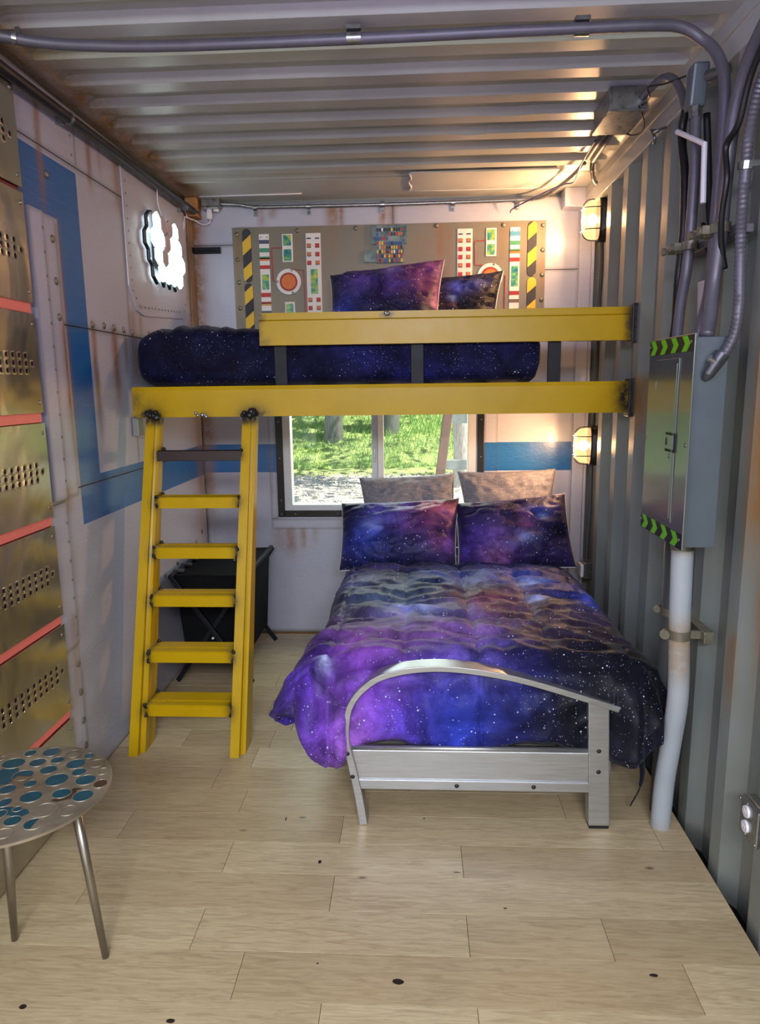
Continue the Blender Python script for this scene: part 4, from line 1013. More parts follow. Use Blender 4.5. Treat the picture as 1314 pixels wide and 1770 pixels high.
for k, (a, b) in enumerate([(3.640, 2.425), (3.636, 2.372), (3.590, 2.345), (3.592, 2.300), (3.632, 2.262), (3.640, 2.232), (3.676, 2.195), (3.676, 2.150)]):
    MB().box(.014, a-.007, b-.010, .022, a+.007, b+.010).obj('led', M['led_white'], hx)
MB().box(.012, 3.70, 2.20, .045, 3.93, 2.38).obj('lamp_body', M['black_rubber'], hx)
MB().tube(catmull([(.03, 3.78, 2.62), (.02, 3.80, 2.54), (.03, 3.83, 2.47), (.04, 3.83, 2.44)], 6), .0025, 6).obj('cord', M['white_plastic'], hx, smooth=True)

# outlet with plug in back left corner and its wire
ob = thing('junction_box', 'grey metal outlet box in the back left corner under the roof', 'outlet box', (.145, 4.38, 2.64))
MB().box(.090, 4.34, 2.645, .200, 4.408, 2.700).obj('box_body', M['zinc'], ob, bevel=.003)
MB().box(.098, 4.325, 2.632, .194, 4.40, 2.646).obj('cover', M['zinc'], ob, bevel=.004)
for x in (.132, .172): MB().tube([(x, 4.36, 2.622), (x, 4.36, 2.633)], .017, 16).obj('socket', M['white_plastic'], ob, smooth=30)
pg = thing('plug', 'white plug with curled cable hanging from the corner outlet box', 'plug', (.132, 4.36, 2.60))
MB().box(.118, 4.345, 2.580, .146, 4.375, 2.622).obj('plug_body', M['white_plastic'], pg, bevel=.004)
MB().tube(catmull([(.134, 4.36, 2.58), (.132, 4.36, 2.562), (.110, 4.36, 2.552), (.08, 4.36, 2.553), (.045, 4.33, 2.572), (.01, 4.28, 2.572), (.012, 4.25, 2.560), (.015, 4.22, 2.53), (.012, 4.23, 2.50), (.02, 4.24, 2.54), (.012, 4.26, 2.575), (.045, 4.30, 2.566), (.02, 4.29, 2.578), (.012, 4.27, 2.62)], 6), .0028, 6).obj('cable', M['white_plastic'], pg, smooth=True)
bb = tag(MB().box(.012, 4.395, 2.392, .178, 4.408, 2.427).box(.012, 4.36, 2.392, .016, 4.408, 2.427).prism([(.02, 4.395, 2.40), (.15, 4.395, 2.412), (.178, 4.395, 2.388), (.178, 4.395, 2.427), (.02, 4.395, 2.427)], (0, -.012, 0)).obj('angle_bracket', M['black_steel'], bevel=.002, loc=(.09, 4.40, 2.39)), 'short black steel bracket on back wall left of the grey console panel', 'bracket')

# ------------------------------------------------------------------ flexible conduit helper
def flexpts(P, r, pitch=.007):
    L = [Vector(p) for p in P]; out = []; R = []; acc = 0; i = 0
    tot = sum((L[k+1]-L[k]).length for k in range(len(L)-1)); n = int(tot/(pitch/2))
    seg = 0; s0 = 0; sl = (L[1]-L[0]).length
    for k in range(n+1):
        s = tot*k/n
        while s > s0+sl and seg < len(L)-2: s0 += sl; seg += 1; sl = (L[seg+1]-L[seg]).length
        out.append(L[seg].lerp(L[seg+1], min(1, (s-s0)/max(sl, 1e-6)))); R.append(r if k % 2 else r*.80)
    return out, R
def flex(name, pts, r, mat, parent=None, pitch=.009, **k):
    p, R = flexpts(catmull(pts, 8), r, pitch); return MB().tube(p, R, 8).obj(name, mat, parent, smooth=50, **k)
bc = thing('metal_conduit', 'silver flexible conduit clipped along the top of the back wall', 'conduit', (1.2, 4.38, 2.65))
flex('conduit', [(.20, 4.375, 2.668), (.30, 4.38, 2.662), (.42, 4.39, 2.648), (.8, 4.392, 2.646), (1.2, 4.392, 2.645), (1.6, 4.392, 2.647), (1.9, 4.385, 2.648), (2.02, 4.36, 2.645), (2.09, 4.27, 2.640), (2.13, 4.10, 2.640), (2.165, 3.90, 2.645), (2.175, 3.70, 2.645)], .0115, M['zinc'], bc, pitch=.011)
for x in (.40, .72, 1.16, 1.575, 1.95):
    MB().tube([(x-.012, 4.392, 2.646), (x+.012, 4.392, 2.646)], .0145, 12).box(x-.011, 4.403, 2.60, x+.011, 4.409, 2.635).dome((x, 4.403, 2.612), (0, -1, 0), .007, .004, 8, 3).obj('clip', M['zinc'], bc, smooth=30)
for a, b in (((2.172, 3.62, 2.644), (2.155, 3.20, 2.640)), ((2.205, 3.66, 2.644), (2.188, 3.20, 2.640))):
    MB().tube([a, b], .0125, 12).obj('conduit_tube', M['emt'], bc, smooth=True)
flex('flex_drop', [(2.205, 3.66, 2.644), (2.235, 3.80, 2.642), (2.29, 3.98, 2.640), (2.335, 4.08, 2.64), (2.362, 4.09, 2.61), (2.372, 4.09, 2.57)], .0115, M['zinc'], bc)
jb = thing('ceiling_junction_box', 'square steel junction box on the ceiling near the right wall', 'junction box', (2.16, 3.03, 2.63))
MB().box(2.085, 2.915, 2.605, 2.225, 3.165, 2.688).obj('box_body', M['zinc'], jb, bevel=.003)
MB().box(2.080, 2.910, 2.598, 2.230, 3.170, 2.606).obj('cover', M['zinc'], jb, bevel=.002)
for x in (2.155, 2.188): MB().tube([(x, 3.165, 2.642), (x, 3.215, 2.641)], .018, 8).obj('connector', M['zinc'], jb)
tag(MB().tube(catmull([(1.905, 4.36, 2.575), (1.915, 4.34, 2.59), (1.98, 4.27, 2.61), (2.08, 4.10, 2.625), (2.13, 3.95, 2.615), (2.16, 3.85, 2.60), (2.15, 3.70, 2.62), (2.14, 3.5, 2.625), (2.13, 3.3, 2.622)], 6), .0035, 6).obj('blue_wire', basic('blue_wire', srgb(46, 46, 110), .4), smooth=True, loc=(1.905, 4.36, 2.575)), 'thin dark blue wire twisted round the conduit in the back right corner', 'wire')
tag(MB().tube(catmull([(2.19, 2.90, 2.61), (2.235, 2.98, 2.585), (2.255, 3.07, 2.575), (2.24, 3.14, 2.585), (2.21, 3.18, 2.61)], 6), .003, 6).tube(catmull([(2.20, 2.93, 2.62), (2.21, 2.88, 2.615), (2.19, 2.78, 2.60), (2.17, 2.73, 2.61), (2.21, 2.68, 2.60), (2.26, 2.62, 2.60)], 6), .003, 6).obj('loose_wire', M['black_rubber'], smooth=True, loc=(2.2, 2.95, 2.6)), 'loose black wires by the ceiling junction box', 'wire')

# ------------------------------------------------------------------ purple ceiling conduit
pc = thing('ceiling_conduit', 'long grey pipe crossing the ceiling and bending down the right wall', 'conduit', (1.2, 2.37, 2.64))
MB().tube(catmull([(.03, 2.27, 2.655), (.10, 2.295, 2.650), (.20, 2.33, 2.645), (.35, 2.355, 2.642), (.6, 2.372, 2.640), (1.17, 2.371, 2.640), (1.6, 2.366, 2.642), (1.86, 2.364, 2.642), (2.05, 2.366, 2.644), (2.15, 2.375, 2.640), (2.215, 2.375, 2.605), (2.248, 2.34, 2.55), (2.26, 2.30, 2.46), (2.262, 2.29, 2.32), (2.26, 2.295, 2.15), (2.26, 2.30, 2.0), (2.258, 2.305, 1.87), (2.23, 2.27, 1.78), (2.215, 2.26, 1.72)], 8), .0165, 14).obj('pipe', M['emt'], pc, smooth=True)
for x in (1.165, 1.855):
    MB().tube([(x-.022, 2.369, 2.641), (x+.022, 2.369, 2.641)], .0185, 14).box(x-.022, 2.35, 2.66, x+.022, 2.41, 2.672).tube([(x-.014, 2.40, 2.672), (x-.014, 2.40, 2.645)], .004, 6).tube([(x+.014, 2.40, 2.672), (x+.014, 2.40, 2.645)], .004, 6).obj('clamp', M['zinc'], pc, smooth=30)
MB().tube([(.125, 2.30, 2.649), (.137, 2.306, 2.648)], .021, 12).box(.125, 2.325, 2.64, .137, 2.335, 2.69).obj('clamp', M['zinc'], pc, smooth=30)
# pipes down the right wall into the breaker box
p2 = thing('wall_conduit', 'thick grey conduit curving down the right wall into the breaker box', 'conduit', (2.24, 2.1, 1.75))
MB().tube(catmull([(2.25, 1.60, 2.58), (2.25, 1.9, 2.54), (2.25, 2.066, 2.475), (2.25, 2.155, 2.40), (2.25, 2.20, 2.30), (2.25, 2.22, 2.16), (2.25, 2.23, 2.0), (2.245, 2.24, 1.88), (2.225, 2.20, 1.78), (2.205, 2.165, 1.72)], 8), .020, 14).obj('pipe', M['emt'], p2, smooth=True)
p3 = thing('riser_conduit', 'grey riser pipe left of the ceiling conduit, ending in a conduit body under the roof', 'conduit', (2.25, 2.45, 1.73))
MB().tube(catmull([(2.25, 2.485, 2.44), (2.25, 2.465, 2.25), (2.25, 2.467, 2.074), (2.25, 2.483, 1.95), (2.23, 2.46, 1.84), (2.21, 2.42, 1.72)], 8), .017, 14).obj('pipe', M['emt'], p3, smooth=True)
MB().obox((2.25, 2.49, 2.515), (.026, 0, 0), (0, .030, .0), (0, -.01, .062)).obj('conduit_body', M['panel_grey'], p3, bevel=.008)
MB().tube([(2.25, 2.49, 2.455), (2.25, 2.485, 2.42)], .022, 8).obj('connector', M['zinc'], p3, smooth=30); MB().tube([(2.27, 2.46, 2.535), (2.31, 2.40, 2.53)], .017, 12).obj('connector', M['zinc'], p3, smooth=30)
p4 = thing('cable_elbow', 'grey elbow pipe with black cable arching from junction box to right wall', 'conduit', (2.2, 2.7, 2.6))
MB().tube(catmull([(2.205, 2.94, 2.645), (2.212, 2.85, 2.648), (2.225, 2.75, 2.645), (2.238, 2.68, 2.615), (2.248, 2.62, 2.55), (2.25, 2.575, 2.48)], 8), .0135, 12).obj('pipe', M['emt'], p4, smooth=True)
MB().tube(catmull([(2.25, 2.575, 2.48), (2.25, 2.60, 2.43), (2.25, 2.585, 2.36), (2.25, 2.55, 2.27), (2.25, 2.53, 2.09), (2.25, 2.553, 1.94), (2.235, 2.51, 1.80), (2.215, 2.47, 1.72)], 8), .014, 12).obj('cable', M['black_rubber'], p4, smooth=True)
MB().tube(catmull([(2.29, 2.50, 2.44), (2.30, 2.49, 2.30), (2.30, 2.44, 2.10), (2.30, 2.38, 1.98)], 6), .012, 8).obj('cable', M['black_rubber'], p4, smooth=True)
MB().tube([(2.30, 2.50, 2.10), (2.28, 2.36, 1.96), (2.28, 2.345, 1.84)], .010, 8).obj('cable', M['black_rubber'], p4, smooth=True)
af = thing('armored_flex_conduit', 'ribbed flexible conduit looping down from upper right into breaker box side', 'conduit', (2.25, 2.1, 1.64))
flex('conduit', [(2.26, 1.95, 2.43), (2.26, 2.048, 2.374), (2.26, 2.090, 2.32), (2.26, 2.112, 2.25), (2.26, 2.118, 2.14), (2.26, 2.118, 2.02), (2.26, 2.105, 1.90), (2.26, 2.095, 1.80), (2.25, 2.09, 1.72), (2.225, 2.09, 1.665), (2.205, 2.09, 1.645)], .0165, M['emt'], af, pitch=.013)
MB().tube([(2.222, 2.092, 1.668), (2.205, 2.094, 1.640), (2.190, 2.098, 1.612), (2.186, 2.106, 1.600)], [.0225, .021, .018, .012], 12).obj('connector', M['dark_zinc'], af, smooth=30); MB().tube([(2.186, 2.085, 1.656), (2.200, 2.085, 1.646)], .011, 10).obj('connector_screw', M['zinc'], af, smooth=30)
MB().tube([(2.26, 2.116, 2.185), (2.26, 2.119, 2.165)], .020, 10).box(2.26, 2.10, 2.168, 2.33, 2.104, 2.184).obj('clip', M['zinc'], af)
tag(MB().tube(catmull([(2.23, 1.95, 2.46), (2.23, 2.055, 2.38), (2.23, 2.11, 2.28), (2.225, 2.17, 2.24), (2.225, 2.150, 2.15), (2.23, 2.18, 2.06), (2.25, 2.215, 1.98), (2.27, 2.23, 1.92)], 8), .009, 10).obj('black_cable', M['black_rubber'], smooth=True, loc=(2.23, 2.1, 2.0)), 'black cable snaking in front of the ribbed conduit', 'cable')
tag(MB().tube([(2.235, 2.60, 2.420), (2.235, 2.355, 2.305), (2.235, 2.337, 2.13)], .0085, 8).obj('bent_strap', M['white_plastic'], smooth=30, loc=(2.235, 2.45, 2.3)), 'bent pale plastic bar across the conduits on the right wall', 'bracket')
tag(MB().prism([(2.318, 2.56, 1.925), (2.318, 2.475, 1.925), (2.318, 2.44, 1.72), (2.318, 2.535, 1.72)], (.010, 0, 0)).obj('backing_plate', M['white_plastic'], bevel=.002, loc=(2.32, 2.5, 1.72)), 'pale plate on the right wall behind the conduits above the breaker box', 'plate')
su = thing('strut_channel', 'steel strut with round pipe clamps across the conduits above the breaker box', 'strut', (2.29, 2.4, 2.03))
MB().box(2.275, 2.18, 2.012, 2.325, 2.63, 2.038).obj('channel', M['emt'], su, bevel=.003)
for y, z, r in ((2.54, 2.03, .022), (2.465, 2.03, .024), (2.30, 2.035, .024), (2.232, 2.035, .027)):
    MB().tube([(2.252, y, z-.014), (2.252, y, z+.014)], r, 14).box(2.205, y-.004+.02, z-.012, 2.24, y+.004+.02, z+.012).disc((2.206, y+.035, z), (-1, 0, 0), .013, .008, 10).obj('clamp', M['strap'], su, smooth=30)
hk = tag(MB().tube(catmull([(2.33, 3.07, 2.575), (2.29, 3.06, 2.575), (2.28, 3.02, 2.56), (2.285, 3.0, 2.53), (2.29, 3.02, 2.515)], 5), .006, 8).tube([(2.32, 2.98, 2.56), (2.27, 2.97, 2.54)], .005, 8).obj('wall_hook', M['zinc'], smooth=True, loc=(2.29, 3.04, 2.55)), 'small zinc hook under the roof rail on the right wall', 'hook')

# breaker box
eb = thing('breaker_box', 'grey electrical breaker box with green chevron tape top and bottom', 'breaker box', (2.2, 2.3, 1.1))
MB().box(2.153, 2.118, 1.095, 2.252, 2.475, 1.718).obj('box_body', M['panel_grey'], eb, bevel=.003)
MB().box(2.147, 2.100, 1.088, 2.154, 2.487, 1.728).obj('cover', M['panel_cover'], eb, bevel=.002)
dr = MB().box(2.1435, 2.201, 1.155, 2.147, 2.402, 1.662).obj('door', M['panel_cover'], eb, bevel=.0015)
MB().box(2.1418, 2.215, 1.168, 2.1440, 2.219, 1.650).box(2.1418, 2.215, 1.646, 2.1440, 2.392, 1.650).obj('door_ridge', M['panel_cover'], dr)
MB().box(2.1425, 2.199, 1.375, 2.1455, 2.279, 1.435).obj('latch_recess', M['black_steel'], dr)
MB().box(2.139, 2.206, 1.384, 2.1435, 2.271, 1.428).box(2.137, 2.240, 1.390, 2.1400, 2.266, 1.422).obj('latch', M['panel_cover'], dr, bevel=.001)
MB().box(2.1365, 2.247, 1.396, 2.1372, 2.260, 1.418).obj('latch_slot', M['black_steel'], dr)
MB().dome((2.1435, 2.241, 1.362), (-1, 0, 0), .009, .003, 10, 3).obj('lock_button', M['panel_cover'], dr, smooth=True)
for z in (1.58, 1.245): MB().box(2.142, 2.398, z-.014, 2.1475, 2.404, z+.014).obj('hinge', M['panel_cover'], dr)
for y, z in ((2.476, 1.405), (2.122, 1.405)): MB().dome((2.147, y, z), (-1, 0, 0), .007, .003, 10, 3).obj('screw', M['zinc'], eb, smooth=True)
for (z0, z1, tilt) in ((1.677, 1.7245, 0), (1.091, 1.138, 0)):
    tp = MB().box(2.1458, 2.102, z0, 2.1472, 2.485, z1).obj('warning_tape', M['black_tape'], eb)
    zm = (z0+z1)/2
    for k in range(4):
        y0 = 2.474-k*.0930; w = .040; q = .026
        MB().prism([(2.1458, y0, z1-.001), (2.1458, y0-w, z1-.001), (2.1458, y0-w-q, zm), (2.1458, y0-w, z0+.001), (2.1458, y0, z0+.001), (2.1458, y0-q, zm)], (-.0006, 0, 0)).obj('green_chevron', M['green_tape'], tp)
    for y in (2.478, 2.122): MB().dome((2.1458, y, zm+.004), (-1, 0, 0), .006, .003, 8, 3).obj('screw', M['zinc'], tp, smooth=True)
# pipes below
gp = thing('drain_pipe', 'pale grey plastic pipe from the floor up to the breaker box', 'pipe', (2.235, 2.36, 0))
pts = catmull([(2.235, 2.365, 0), (2.240, 2.362, .18), (2.245, 2.335, .36), (2.243, 2.30, .54), (2.232, 2.295, .76), (2.218, 2.275, 1.0), (2.215, 2.272, 1.095)], 8)
o = MB().tube(pts, .0345, 24).obj('pipe', M['pvc'], gp, smooth=30)
set_attr(o.data, 'rust', [min(1, .9*sstep(1.02, 1.09, (v.co.z+0))+.8*math.exp(-((v.co.z-.76)/.05)**2)+.6*math.exp(-((v.co.z-.66)/.06)**2)*sstep(.01, .03, -(v.co.y+.07)+.05)+.3*sstep(.05, 0, v.co.z)) for v in o.data.vertices])
MB().tube([(2.2155, 2.272, 1.055), (2.2155, 2.272, 1.094)], .0375, 24).obj('collar', M['strap'], gp, smooth=30)
MB().tube([(2.232, 2.296, .742), (2.231, 2.295, .775)], .0362, 24, cap=False).box(2.255, 2.282, .745, 2.30, 2.294, .772).disc((2.194, 2.305, .757), (-.6, -.8, 0), .017, .022, 14).obj('pipe_strap', M['strap'], gp, smooth=30)
dp = thing('dark_pipe', 'dark grey pipe beside the pale pipe below the breaker box', 'pipe', (2.262, 2.43, 0))
MB().tube([(2.262, 2.46, -.03), (2.262, 2.46, .5), (2.25, 2.435, 1.09)], .033, 20).obj('pipe', M['dark_pvc'], dp, smooth=True)
MB().tube([(2.256, 2.448, .775), (2.2555, 2.447, .805)], .0350, 20, cap=False).disc((2.222, 2.475, .79), (-.6, -.8, 0), .013, .018, 12).obj('pipe_strap', M['strap'], dp, smooth=30)
lc = thing('wall_strut', 'short steel strut behind the two pipes below the breaker box', 'strut', (2.31, 2.3, .76))
MB().box(2.296, 2.25, .738, 2.328, 2.52, .775).box(2.294, 2.25, .775, 2.328, 2.52, .779).obj('channel', M['strap'], lc, bevel=.002)

# outlet at right edge
oo = thing('wall_outlet', 'galvanized duplex outlet box at the right edge of the picture', 'outlet', (2.31, 1.85, .3))
MB().box(2.300, 1.802, .305, 2.33, 1.905, .418).obj('box_body', M['zinc'], oo, bevel=.006)
MB().box(2.290, 1.808, .302, 2.301, 1.908, .414).obj('cover', M['zinc'], oo, bevel=.004)
for z in (.382, .336): MB().tube([(2.284, 1.868, z), (2.291, 1.868, z)], [.017, .0185], 18).box(2.2832, 1.862, z-.004, 2.2842, 1.864, z+.006).box(2.2832, 1.871, z-.004, 2.2842, 1.873, z+.006).obj('socket', M['white_plastic'], oo, smooth=30)
for y, z in ((1.912, .398), (1.812, .315), (1.868, .407), (1.868, .312)): MB().dome((2.290, y, z), (-1, 0, 0), .006, .005, 8, 3).obj('screw', M['zinc'], oo, smooth=True)
flex('flex_conduit', [(2.315, 1.83, .418), (2.315, 1.80, .48), (2.315, 1.76, .56), (2.315, 1.72, .70)], .011, M['zinc'], oo)

# ------------------------------------------------------------------ caged bulkhead lamps
def bulkhead(zc, yc, label):
    t = thing('bulkhead_lamp', label, 'lamp', (2.40, yc, zc), 'caged bulkhead lamps')
    H, Wd = .112, .062
    def sup(r, x, n=28, ex=.55):
        o = []
        for k in range(n):
            a = 2*PI*k/n; c, s = math.cos(a), math.sin(a)
            o.append((x, yc+Wd*r*math.copysign(abs(c)**ex, c), zc+H*r*math.copysign(abs(s)**ex, s)))
        return o
    def loft_(rings):
        m = MB(); n = len(rings[0]); vs = [p for r in rings for p in r]; fs = []
        for i in range(len(rings)-1):
            for k in range(n): fs.append((i*n+k, i*n+(k+1) % n, (i+1)*n+(k+1) % n, (i+1)*n+k))
        fs.append(tuple(range(n-1, -1, -1))); fs.append(tuple((len(rings)-1)*n+k for k in range(n))); return m.add(vs, fs)
    loft_([sup(1.0, 2.412), sup(1.02, 2.40), sup(1.0, 2.350), sup(.93, 2.345)]).obj('lamp_body', M['lamp_body'], t, smooth=40)
    loft_([sup(.90, 2.350), sup(.90, 2.325), sup(.86, 2.295), sup(.70, 2.272), sup(.40, 2.264)]).obj('glass_cover', M['bulb'], t, smooth=True)
    def prof(r, ax):
        P = []
        for k in range(15):
            a = PI*k/14; c = math.cos(a); s = math.sin(a)
            cc = math.copysign(abs(c)**.6, c)*r; ss = abs(s)**.5
            P.append((2.345-.090*ss, yc+(cc*Wd if ax == 'y' else 0), zc+(cc*H if ax == 'z' else 0)))
        return P
    c = MB()
    c.tube([(2.345-(2.345-p[0])*1.0, p[1], p[2]) for p in prof(.96, 'z')], .0028, 6)
    for dz in (.055, -.055): c.tube([(p[0], p[1], zc+dz) for p in prof(.96, 'y')], .0028, 6)
    ring = sup(.96, 2.343); c.tube(ring+[ring[0]], .004, 6, cap=False)
    c.obj('wire_cage', M['lamp_body'], t, smooth=True)
    MB().dome((2.345, yc-.01, zc-.108), (-1, 0, 0), .008, .006, 8, 3).obj('screw', M['zinc'], t, smooth=True)
    MB().sphere((2.312, yc, zc), .030, 12, 8).obj('light_bulb', M['bulb_core'], t, smooth=True)
    lamp('bulkhead_bulb', 'POINT', (2.252, yc, zc), BULB*.16, (1.0, .52, .22), rad=.03)
    lamp('bulkhead_glow', 'AREA', (2.262, yc, zc), BULB*.50, (1.0, .55, .25), .07, (0, yc-.15, zc), .14)
BULB = 30.0
bulkhead(2.463, 4.08, 'upper caged bulkhead lamp glowing warm on right corner above the loft')
BULB = 23.0
bulkhead(1.240, 4.08, 'lower caged bulkhead lamp glowing warm on right corner below the loft')
fc = thing('lamp_conduit', 'ribbed conduit running down the back right corner between the two caged lamps', 'conduit', (2.40, 4.08, .55))
flex('conduit', [(2.374, 4.10, 2.352), (2.378, 4.10, 2.2), (2.372, 4.10, 2.0), (2.374, 4.10, 1.7), (2.368, 4.10, 1.352)], .0115, M['dark_pvc'], fc, pitch=.016)
flex('conduit', [(2.366, 4.10, 1.128), (2.368, 4.10, .9), (2.360, 4.10, .7), (2.358, 4.10, .56)], .0115, M['dark_pvc'], fc, pitch=.016)
lo = thing('corner_outlet', 'small metal outlet box at the foot of the corner conduit behind the bed', 'outlet', (2.38, 4.08, .45))
MB().box(2.335, 4.05, .455, 2.40, 4.15, .555).obj('box_body', M['zinc'], lo, bevel=.004)
MB().box(2.318, 4.06, .465, 2.336, 4.14, .540).obj('socket', M['white_plastic'], lo, bevel=.004)

# ------------------------------------------------------------------ console panel on the back wall above the loft
cp = thing('console_panel', 'grey spaceship style console panel with coloured strips and hazard stripes on back wall', 'wall panel', (1.19, 4.40, 1.92))
YP = 4.390
def console_base():
    nx, nz = 170, 56; x0, x1, z0, z1 = .255, 2.120, 1.92, 2.535; vs = []; r = []
    SP = [(.287, 2.49, 2.3, .015, .6), (.281, 2.35, 2.2, .012, .5), (.285, 2.22, 2.0, .014, .6), (.76, 2.53, 2.1, .05, .35), (.86, 2.53, 2.3, .03, .3), (1.17, 2.53, 2.3, .03, .4), (1.50, 2.53, 2.2, .03, .6), (1.55, 2.5, 2.1, .02, .4), (2.103, 2.5, 2.05, .013, .5), (.64, 2.5, 2.2, .02, .25), (1.87, 2.5, 2.3, .02, .3), (1.4, 2.45, 1.95, .1, .2)]
    for j in range(nz+1):
        for i in range(nx+1):
            x = x0+(x1-x0)*i/nx; z = z0+(z1-z0)*j/nz; vs.append((x, YP, z)); r.append(rustval(x, z, SP)+.07)
    n = nx+1; fs = [(j*n+i, j*n+i+1, (j+1)*n+i+1, (j+1)*n+i) for j in range(nz) for i in range(nx)]
    k = len(vs); vs += [(x0, YP, z0), (x1, YP, z0), (x1, YP, z1), (x0, YP, z1), (x0, 4.409, z0), (x1, 4.409, z0), (x1, 4.409, z1), (x0, 4.409, z1)]
    fs += [(k+a, k+a+4, k+b+4, k+b) for a, b in ((0, 1), (1, 2), (2, 3), (3, 0))]
    me = bpy.data.meshes.new('back_plate'); me.from_pydata(vs, [], fs); set_attr(me, 'rust', r+[.2]*8)
    return finish('back_plate', me, M['console_grey'], cp)
console_base()
def prect(m, x0, z0, x1, z1, d=.004, y=YP): return m.box(x0, y-d, z0, x1, y, z1)
def hazard(x0, x1, z0, z1, off, rt, rb):
    """rounded strip with diagonal bands, each band a polygon"""
    r = (x1-x0)/2
    out = []
    if rt: out += [(x0+r-r*math.cos(a), z1-r+r*math.sin(a)) for a in [PI*k/10 for k in range(11)]]
    else: out += [(x0, z1), (x1, z1)]
    if rb: out += [(x1-r+r*math.cos(a), z0+r-r*math.sin(a)) for a in [PI*k/10 for k in range(11)]]
    else: out += [(x1, z0), (x0, z0)]
    hz = MB().prism([(x, YP, z) for x, z in out], (0, -.005, 0)).obj('hazard_strip', M['hazard_black'], cp)
    def clip(poly, a, b, c):     # keep a*x+b*z<=c
        res = []
        for i in range(len(poly)):
            p, q = poly[i], poly[(i+1) % len(poly)]; dp_ = a*p[0]+b*p[1]-c; dq = a*q[0]+b*q[1]-c
            if dp_ <= 0: res.append(p)
            if dp_*dq < 0: t = dp_/(dp_-dq); res.append((p[0]+(q[0]-p[0])*t, p[1]+(q[1]-p[1])*t))
        return res
    H = .077; sl = .86        # band rises to the right: z - sl*x
    c = z0-sl*x0-4*H+off
    while c < z1:
        P = clip(clip(out, -sl, 1, c+H), sl, -1, -c)
        if len(P) > 2: MB().prism([(x, YP-.005, z) for x, z in P], (0, -.001, 0)).obj('yellow_band', M['hazard_yellow'], hz)
        c += 2*H
for (x0, x1, z0, z1, off, a, b) in ((.316, .368, 2.219, 2.527, .0, 1, 1), (.316, .368, 1.92, 2.214, .01, 1, 0), (2.015, 2.066, 2.222, 2.530, .05, 1, 1), (2.017, 2.068, 1.92, 2.215, .05, 1, 0)): hazard(x0, x1, z0, z1, off, a, b)
def striped(x0, x1, z1, bands, win):
    s = prect(MB(), x0, 1.93, x1, z1, .005).obj('status_strip', M['card'], cp, bevel=.001)
    for za, zb, m in bands: prect(MB(), x0, zb, x1, za, .001, YP-.005).obj('colour_band', M[m], s)
    prect(MB(), x0+.010, win[1], x1-.008, win[0], .002, YP-.005).obj('marbled_window', M['marble'], s)
    for x in (x0+.012, x1-.012): MB().dome((x, YP-.005, z1-.018), (0, -1, 0), .005, .002, 8, 2).obj('screw', M['zinc'], s)
striped(.417, .477, 2.494, [(2.461, 2.439, 'navy'), (2.414, 2.390, 'teal'), (2.366, 2.352, 'teal'), (2.358, 2.342, 'orange'), (2.316, 2.294, 'red'), (2.156, 2.131, 'red'), (2.104, 2.092, 'red'), (2.096, 2.081, 'tan'), (2.05, 2.03, 'navy')], (2.262, 2.175))
striped(1.911, 1.969, 2.499, [(2.476, 2.450, 'skyblue'), (2.424, 2.400, 'teal'), (2.378, 2.366, 'teal'), (2.370, 2.352, 'orange'), (2.329, 2.306, 'red'), (2.139, 2.116, 'darkred'), (2.092, 2.072, 'brown')], (2.281, 2.166))
def tile(x0, x1, z0, z1, wins):
    s = prect(MB(), x0, z0, x1, z1, .006).obj('gauge_tile', M['card'], cp, bevel=.001)
    for a, b in wins: prect(MB(), x0+.007, a, x1-.009, b, .001, YP-.006).obj('marbled_window', M['marble'], s)
tile(.556, .619, 2.332, 2.492, [(2.339, 2.405), (2.425, 2.486)]); tile(.561, .621, 1.94, 2.10, [(1.95, 2.01), (2.03, 2.091)]); tile(1.770, 1.831, 2.339, 2.498, [(2.347, 2.408), (2.430, 2.490)]); tile(1.775, 1.835, 1.95, 2.11, [(2.03, 2.10)])
def dial(cx, cz, label):
    g_ = MB().tube([(cx, YP, cz), (cx, YP-.007, cz)], .0745, 40).obj('round_dial', M['card'], cp, smooth=30)
    MB().tube([(cx, YP-.007, cz-.001), (cx, YP-.010, cz-.001)], .054, 32).obj('dial_rim', M['darkred'], g_, smooth=30)
    MB().tube([(cx, YP-.010, cz-.001), (cx, YP-.0115, cz-.001)], .043, 32).obj('dial_centre', M['orange'], g_, smooth=30)
    for a in (72, 178, 290): MB().dome((cx+.070*math.cos(math.radians(a)), YP-.007, cz+.070*math.sin(math.radians(a))), (0, -1, 0), .008, .003, 10, 3).obj('screw', M['zinc'], g_, smooth=True)
dial(.588, 2.218, ''); dial(1.797, 2.226, '')
def switches(x0, x1, z1, xs, zs, cols, win=None, top_=True):
    s = prect(MB(), x0, 1.93, x1, z1, .005).obj('switch_strip', M['card'], cp, bevel=.001)
    for r, z in enumerate(zs):
        for c, x in enumerate(xs):
            b_ = prect(MB(), x-.0125, z-.0125, x+.0125, z+.0125, .002, YP-.005).obj('button', M['darkred' if cols[r][c] == 'r' else 'brown'], s)
            prect(MB(), x-.009, z-.006, x+.011, z+.011, .0025, YP-.005).obj('button_cap', M['red' if cols[r][c] == 'r' else 'orange'], s)
    if win: prect(MB(), win[0], win[1], win[2], win[3], .002, YP-.005).obj('marbled_window', M['marble'], s)
    for x in xs: prect(MB(), x-.013, z1-.034, x+.013, z1-.026, .001, YP-.005).obj('colour_band', M['navy'], s)
switches(.699, .788, 2.494, (.717, .767), (2.422, 2.373, 2.324, 2.110, 2.062, 2.01), ('or', 'or', 'ro', 'or', 'ro', 'or'), (.723, 2.145, .766, 2.287))
switches(1.601, 1.690, 2.498, (1.620, 1.667), (2.431, 2.383, 2.338, 2.291, 2.24, 2.19), ('oo', 'rr', 'ro', 'or', 'ro', 'rr'))
wr = MB()
